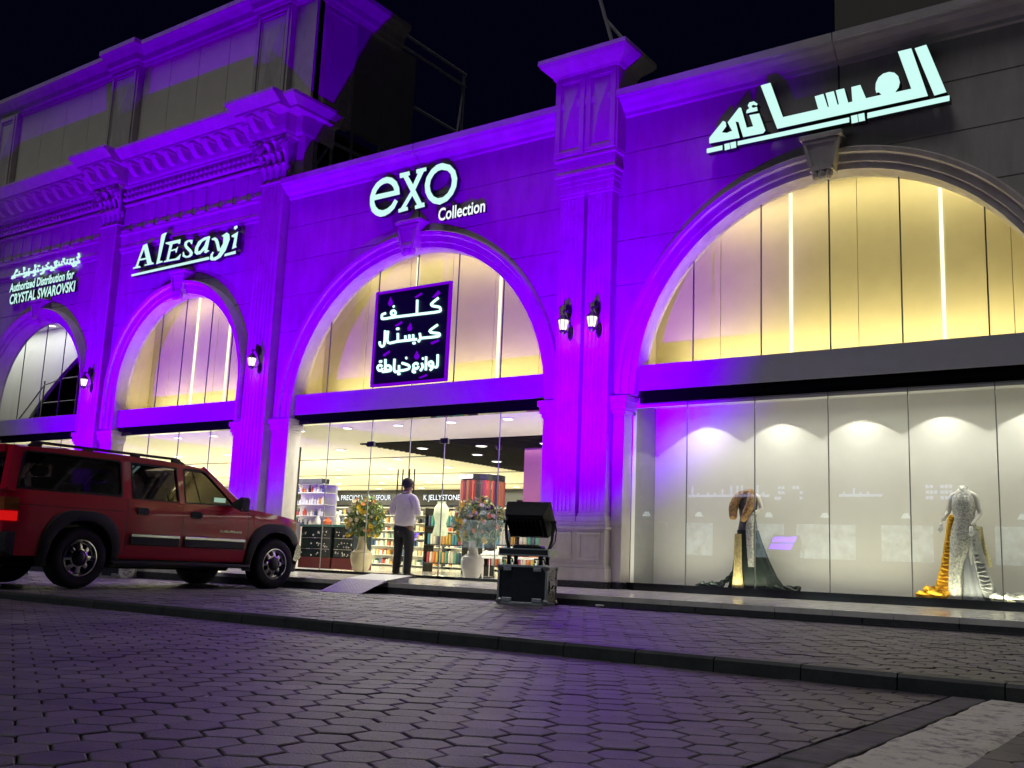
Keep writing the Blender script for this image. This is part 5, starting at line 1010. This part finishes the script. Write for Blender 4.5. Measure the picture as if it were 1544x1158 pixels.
def plan(x): return 1-(.13*((x-3.2)/.56)**2 if x>3.2 else 0)-(.035*((-.75-x)/.27)**2 if x<-.75 else 0)
xs=sorted(set([round(-1.02+i*.045,4) for i in range(107)]+[a+s*RA for a in AX for s in (-.999,.999)]+[3.76])); xs=[x for x in xs if x<=3.761]
mb=MB(); rings=[]
for x in xs:
    lo,hi=zl(x),zt(x); r=[]; n=9
    for k in range(n):
        z=lo+(hi-lo)*k/(n-1); r.append((x,-hw(z)*plan(x),z))
    we=hw(hi)*plan(x)
    for k in range(1,8): yy=-we+2*we*k/8; r.append((x,yy,hi+.045*(1-(yy/we)**2)**.7+(.012*math.exp(-((abs(yy)-.5)/.1)**2) if x>2.5 else 0)))
    for k in range(n-1,-1,-1):
        z=lo+(hi-lo)*k/(n-1); r.append((x,hw(z)*plan(x),z))
    rings.append(r)
mb.loft(rings,closed=False,cap=(False,False)); 
for r,q in ((rings[0],1),(rings[-1],0)): mb.add(r,[tuple(range(len(r)))])
body=B('body',mb,paint,car,True,30)
mb=MB(); mb.box(-.95,3.6,-.62,.62,.33,1.0)
for a in AX:
    for s in (-1,1): mb.loft([[(a+RA*1.02*math.cos(t),yy,RW+RA*1.02*math.sin(t)) for t in [PI*i/14 for i in range(15)]] for yy in (s*.86,s*.55)],closed=False,cap=(False,False))
B('underbody',mb,M['black'],body)
# flares
for a in AX:
    for s in (-1,1):
        mb=MB(); rg=[]
        for i in range(33):
            t=R(-28)+R(236)*i/32; z0=RW+RA*math.sin(t)
            c_,s_=math.cos(t),math.sin(t); row=[]
            for rr,o in ((RA-.03,-.03),(RA-.02,.035),(RA+.03,.045),(RA+.085,.03),(RA+.095,-.02)):
                sq=1+.10*abs(math.sin(2*t))**1.5*(1 if s_>0 else 0)*(1 if rr>RA else .3); x=a+rr*c_*sq; z=max(.25,RW+rr*s_*sq); row.append((x,s*(hw(max(.31,min(z,1.08)))*plan(x)+o),z))
            rg.append(row)
        mb.loft(rg,closed=False,cap=(False,False)); B('wheel_arch_flare',mb,trimk,body,True)
# greenhouse
def gw(z): return .868-(z-1.08)*.27
SP=[(-1.0,1.07),(2.62,1.07),(2.56,1.12),(1.86,1.575),(-.87,1.575)]
H=[[(-.88,1.115),(.50,1.115),(.53,1.15),(.53,1.51),(.50,1.535),(-.74,1.535),(-.78,1.51)],[(.70,1.095),(1.42,1.095),(1.405,1.53),(.70,1.53)],[(1.53,1.095),(2.36,1.115),(2.34,1.15),(1.92,1.51),(1.85,1.533),(1.53,1.53)]]
for s in (-1,1):
    mb=flat([SP]+H,.045); mb.xform(lambda x,y,z:(x,s*(gw(z)-y),z)); B('cab_side',mb,paint,body)
    for k,h in enumerate(H):
        mb=MB(); mb.add([(x,s*(gw(z)-.018),z) for x,z in h],[tuple(range(len(h)))]); B('side_window',mb,cgl,car)
        mb=MB(); cxm=sum(p[0] for p in h)/len(h); czm=sum(p[1] for p in h)/len(h)
        q=[(cxm+(x-cxm)*1.03,czm+(z-czm)*1.07) for x,z in h]; mb2=flat([q,[(cxm+(x-cxm)*.985,czm+(z-czm)*.965) for x,z in h]],.012); mb2.xform(lambda x,y,z:(x,s*(gw(z)+.006-y),z)); B('window_frame',mb2,M['black'],car)
mb=MB(); rows=[]
for x,dz in ((-.92,-.03),(-.86,.0),(-.5,.03),(.3,.045),(1.2,.035),(1.7,.01),(1.88,-.025)):
    w=gw(1.575)+.004; rows.append([(x,-w-.004,1.545)]+[(x,-w+2*w*k/10,1.575+dz*1.0+.055*(1-abs(-1+2*k/10)**2.4)) for k in range(11)]+[(x,w+.004,1.545)])
mb.loft(rows,closed=False,cap=(False,False)); B('roof',mb,paint,body,True)
def quadpane(name,x0,z0,x1,z1,m,ins,parent=car):
    mb=MB(); a,b=gw(z0)-ins,gw(z1)-ins; mb.loft([[(x0+.04*(1-(k/4-1)**2),-a+2*a*k/8,z0),(x1+.04*(1-(k/4-1)**2),-b+2*b*k/8,z1)] for k in range(9)],closed=False,cap=(False,False)); return B(name,mb,m,parent,True)
quadpane('windscreen',2.56,1.10,1.88,1.57,cgl,.05); quadpane('rear_window',-1.03,1.12,-.93,1.52,cgl,.10)
for s in (-1,1):
    mb=MB(); mb.tube([(-1.0,s*.80,1.07),(-.90,s*.70,1.57)],.07,6); B('pillar',mb,paint,body); mb=MB(); mb.tube([(2.58,s*.80,1.09),(1.88,s*.70,1.57)],.045,6); B('pillar',mb,paint,body)
mb=MB(); mb.box(-1.0,-.85,-.68,.68,1.51,1.60); B('tailgate_header',mb,paint,body)
mb=MB(); mb.box(-1.03,-.93,-.86,.86,1.06,1.12,.01); B('tailgate_top',mb,paint,body)
# interior
sd=mat('grey_seats',(.03,.03,.03),.8,var=.2); mb=MB()
for x in (.1,.95,1.75):
    for y in (-.42,.42): mb.box(x-.35,x+.15,y-.26,y+.26,.75,.95,.04); mb.loft([[(x-.35-.12*k*.5,y-.25,.9+.28*k),(x-.35-.12*k*.5,y+.25,.9+.28*k),(x-.24-.12*k*.5,y+.25,.9+.28*k),(x-.24-.12*k*.5,y-.25,.9+.28*k)] for k in (0,1,1.35)]); mb.box(x-.52,x-.42,y-.13,y+.13,1.29,1.42,.03)
B('seats',mb,sd); mb=MB(); mb.box(2.2,2.6,-.78,.78,.95,1.10,.04); B('dashboard',mb,M['dark'])
mb=MB(); mb.tube([(2.08+.05*math.sin(t),.42+.19*math.cos(t),1.06+.18*math.sin(t)) for t in [2*PI*i/20 for i in range(21)]],.014,6); B('steering_wheel',mb,M['dark'])
mb=MB(); mb.box(-.95,2.3,-.75,.75,.55,.74); B('cabin_floor',mb,M['black'])
mb=MB(); mb.box(2.02,2.22,-.846,-.843,1.14,1.2); B('window_sticker',mb,emis('sticker_glow',(.6,.9,.7),.5))  # sticker is given a faint glow of its own, it is no lamp
# wheels
def wheel(x,s):
    w=bpy.data.objects.new('wheel',None); 
    mb=MB(); n=36; y0=s*.90; prof=[(.20,-.0),(.225,.012),(.30,.022),(.335,.005),(.352,-.04),(.355,-.12),(.350,-.2),(.30,-.235),(.2,-.22)]
    rg=[[(x+r*math.cos(2*PI*i/n),y0+s*d,RW+r*math.sin(2*PI*i/n)) for r,d in prof] for i in range(n)]; rg.append(rg[0])
    mb.loft(rg,closed=False,cap=(False,False))
    for i in range(48):
        t=2*PI*i/48; 
        mb.loft([[(x+r*math.cos(t+dt),y0-s*yy,RW+r*math.sin(t+dt)) for r,dt in ((.352,-.04),(.352,.03),(.357,.025),(.357,-.035))] for yy in (.05,.11)])
    rd=lambda X,Y,Z:(x+(X-x)/SX,Y,Z)
    ty=B('wheel',mb.xform(rd),rub,car,True,50)
    mb=MB(); prof=[(.208,.0),(.212,.016),(.200,.018),(.190,.0),(.182,-.03),(.172,-.035),(.168,-.028)]
    rg=[[(x+r*math.cos(2*PI*i/n),y0+s*d,RW+r*math.sin(2*PI*i/n)) for r,d in prof] for i in range(n)]; rg.append(rg[0]); mb.loft(rg,closed=False,cap=(False,False))
    for k in range(8):
        t=2*PI*k/8; a=.17; rg=[]
        for rr,d,wd in ((.175,-.028,.032),(.14,-.012,.026),(.105,-.01,.03)):
            c_,q=math.cos(t),math.sin(t); rg.append([(x+rr*c_-wd*q,y0+s*d,RW+rr*q+wd*c_),(x+rr*c_,y0+s*(d+.008),RW+rr*q),(x+rr*c_+wd*q,y0+s*d,RW+rr*q-wd*c_)])
        mb.loft(rg,closed=False,cap=(False,False))
    rg=[[(x+r*math.cos(2*PI*i/24),y0+s*d,RW+r*math.sin(2*PI*i/24)) for r,d in ((.112,-.012),(.095,-.006),(.085,-.02))] for i in range(25)]; mb.loft(rg,closed=False,cap=(False,False))
    B('rim',mb.xform(rd),chrm,ty,True)
    mb=MB(); rg=[[(x+r*math.cos(2*PI*i/24),y0+s*d,RW+r*math.sin(2*PI*i/24)) for r,d in ((.198,-.06),(.02,-.06))] for i in range(25)]; mb.loft(rg,closed=False,cap=(False,False))
    rg=[[(x+r*math.cos(2*PI*i/20),y0+s*d,RW+r*math.sin(2*PI*i/20)) for r,d in ((.085,-.03),(.08,.0),(.05,.016),(.03,.02),(.001,.02))] for i in range(21)]; mb.loft(rg,closed=False,cap=(False,False))
    B('hub',mb.xform(rd),M['black'],ty,True)
    bpy.data.objects.remove(w)
for x in AX:
    for s in (-1,1): wheel(x,s)
# door seams, handles, mouldings, running boards
for s in (-1,1):
    for x in (.61,1.48,2.62): mb=MB(); mb.loft([[(x+d+(.0),s*(hw(z)*plan(x)+.0015),z),(x+d+.009,s*(hw(z)*plan(x)+.0015),z)] for z,d in [(.42+.66*k/10,0) for k in range(11)]],closed=False,cap=(False,False)); B('door_seam',mb,M['black'],body)
    mb=MB(); mb.loft([[(x,s*(hw(.93)+.0015),.925),(x,s*(hw(.93)+.0015),.931)] for x in (-.95,.55)],closed=False,cap=(False,False))
    B('body_crease',mb,M['black'],body)
    for x0,x1 in ((.68,1.44),(1.52,2.57)):
        mb=MB(); mb.box(x0,x1,s*.90-.012,s*.90+.022 if s>0 else s*.90+.012,.53,.645,.008); 
        if s<0: mb=MB(); mb.box(x0,x1,-.925,-.885,.53,.645,.01)
        B('door_moulding',mb,trimk,body); mb=MB(); mb.box(x0,x1,s*.93-.006,s*.93+.006,.615,.668,.004) if s>0 else mb.box(x0,x1,-.936,-.90,.628,.668,.006); B('chrome_strip',mb,chrm,body)
    for x in (.74,1.60):
        mb=MB(); y=s*.905; mb.box(x,x+.19,min(y,y+s*.02),max(y,y+s*.02),.925,.965,.006); mb.box(x+.01,x+.18,min(y-s*.01,y+s*.008),max(y-s*.01,y+s*.008),.90,.99,.005); B('door_handle',mb,trimk,body)
    mb=MB(); mb.box(.42,2.68,min(s*.78,s*.96),max(s*.78,s*.96),.285,.335,.015); B('running_board',mb,trimk,car)
    mb=MB(); y=s*.66
    mb.tube([(-.7,y,1.61),(-.6,y,1.658),(1.45,y,1.658),(1.6,y,1.60)],.017,6)
    for x in (-.6,.1,.8,1.45): mb.box(x-.07,x+.07,y-.02,y+.02,1.58,1.663,.008)
    B('roof_rail',mb,trimk,car)
    mb=MB(); mb.loft([[(2.34+a*.10,s*(.885+.24*b),1.12+c*.10) for b,c in ((0.15,-.3),(1,-.9),(1.05,.7),(.9,1),(.15,.25))] for a in (-.6,0,.55,.7)]); B('door_mirror',mb,trimk,car,True)
mb=text('SUBURBAN',2.12,2.50,.745,.03,-.9085,.004,.0); build('badge_lettering',mb,chrm,body,world=False)
# lamps and bumpers
for s in (-1,1):
    mb=MB(); mb.loft([[(x,s*(hw(z)*plan(x)+o),z) for z in (.66,.74,.82,.90,.95)] for x,o in ((3.52,.004),(3.62,.008),(3.72,.006),(3.775,-.03),(3.785,-.16),(3.785,-.28))],closed=False,cap=(False,False)); B('headlight',mb,mat('lamp_lens',(.55,.5,.45),.12,var=.1,coat=1),body,True)
    mb=MB(); mb.loft([[(x,s*(hw(z)*plan(x)+o),z) for z in (.66,.94)] for x,o in ((3.50,.007),(3.58,.010),(3.60,.010))],closed=False,cap=(False,False)); B('side_marker',mb,mat('amber_lens',(.55,.16,.02),.2,var=0),body)
    mb=MB(); mb.loft([[(x,s*(hw(z)*plan(x)+o),z) for z in (.86,.92,1.0)] for x,o in ((-.86,.006),(-.95,.012),(-1.03,.006),(-1.035,-.08))],closed=False,cap=(False,False)); B('tail_lamp_top',mb,mat('amber_tail',(.35,.10,.03),.2,var=.2),body,True)
    mb=MB(); mb.loft([[(x,s*(hw(z)*plan(x)+o),z) for z in (.74,.79,.845)] for x,o in ((-.87,.006),(-.95,.013),(-1.03,.007),(-1.037,-.08))],closed=False,cap=(False,False)); B('tail_lamp',mb,mat('tail_red',(.5,.01,.01),.15,var=0,coat=1,emit=(1,.01,.01),es=.55),body,True)
mb=MB(); rg=[]
for k in range(17):
    y=-.92+1.84*k/16; q=1-abs(y/.92)**5; x=3.62+.24*q; rg.append([(x-.04,y,.64),(x+.02,y,.63),(x+.045,y,.56),(x+.04,y,.45),(x-.04,y,.40),(x-.10,y,.42)])
mb.loft(rg); B('front_bumper',mb,chrm,car,True); mb=MB(); rg=[]
for k in range(13):
    y=-.86+1.72*k/12; q=1-abs(y/.86)**5; x=3.55+.24*q; rg.append([(x,y,.41),(x+.02,y,.30),(x-.12,y,.27),(x-.16,y,.41)])
mb.loft(rg); B('front_valance',mb,trimk,car,True)
mb=MB(); mb.box(3.75,3.79,-.45,.45,.68,.92,.01); B('grille',mb,M['black'],car)
mb=MB()
for z in (.74,.81,.88): mb.box(3.785,3.80,-.44,.44,z,z+.02,.003)
B('grille_bar',mb,chrm,car)
mb=MB(); rg=[]
for k in range(17):
    y=-.93+1.86*k/16; q=1-abs(y/.93)**6; x=-.98-.17*q; rg.append([(x+.1,y,.62),(x,y,.61),(x-.02,y,.54),(x,y,.40),(x+.1,y,.36)])
mb.loft(rg); B('rear_bumper',mb,trimk,car,True)
mb=MB(); mb.tube([(-.85,-.6,.30),(-1.0,-.62,.29)],.035,8); mb.tube([(-.8,-.3,.28),(2.8,-.3,.28)],.05,6); mb.tube([(0,-.7,.33),(0,.7,.33)],.06,8); mb.tube([(3.17,-.7,.33),(3.17,.7,.33)],.05,8); B('axles_and_exhaust',mb,M['black'],car)
# ------------------------------------------------------------------ lit shops across the street (seen only as reflections in the glass)
op=thing('opposite_shops',(-20,-25,RZ),'row of lit shopfronts across the street mirrored in the showcase glass','building')
mb=MB(); mb.box(-48,6,-32,-25,RZ,6.5); build('wall',mb,mat('opposite_wall',(.25,.24,.22),.8),op)
wm=mat('shop_window_glow',(.3,.35,.35),.5,var=.6,scale=1.2,emit=(.75,.95,1),es=4.0)
tn=wm.node_tree; rr=[n for n in tn.nodes if n.type=='VALTORGB'][0]; rr.color_ramp.elements[0].color=(.03,.05,.06,1); rr.color_ramp.elements[1].color=(.75,.95,1,1)
for n in tn.nodes:
    if n.type=='TEX_NOISE': n.inputs['Scale'].default_value=1.6
tn.links.new(rr.outputs[0],tn.nodes['Principled BSDF'].inputs['Emission Color'])
for x0,x1 in ((-29.4,-26.8),(-25.6,-24.0),(-21.5,-19.9),(-19.2,-16.1),(-14.8,-12.3),(-9.5,-7.0),(-36,-32),(-42,-38)):
    mb=MB(); mb.box(x0,x1,-25,-24.96,1.2,3.0); build('shop_window',mb,wm,op)
    mb=MB(); mb.lathe([(.25,0),(.12,.25)],((x0+x1)/2,-24.9,3.35),8); build('window_lamp',mb,emis('lamp_white',(.8,.95,1),5),op)
sg=emis('blue_sign_light',(.55,.62,1),5)
for x0,x1 in ((-25.5,-20.7),(-16.9,-14.7)):
    mb=MB(); mb.box(x0,x1,-25,-24.93,4.45,4.58)
    x=x0+.2
    while x<x1-.3: h=random.choice((.12,.12,.3,.5)); mb.box(x,x+.1,-25,-24.94,4.58,4.58+h); x+=random.uniform(.25,.6)
    build('sign_strip',mb,sg,op)
for x0 in (-20.4,-19.4,-12.6,-11.9):
    mb=MB()
    for i in range(3):
        for j in range(3):
            if random.random()<.8: mb.box(x0+i*.2,x0+i*.2+.15,-25,-24.94,4.3+j*.28,4.4+j*.28+.06)
    build('sign_block',mb,sg,op)
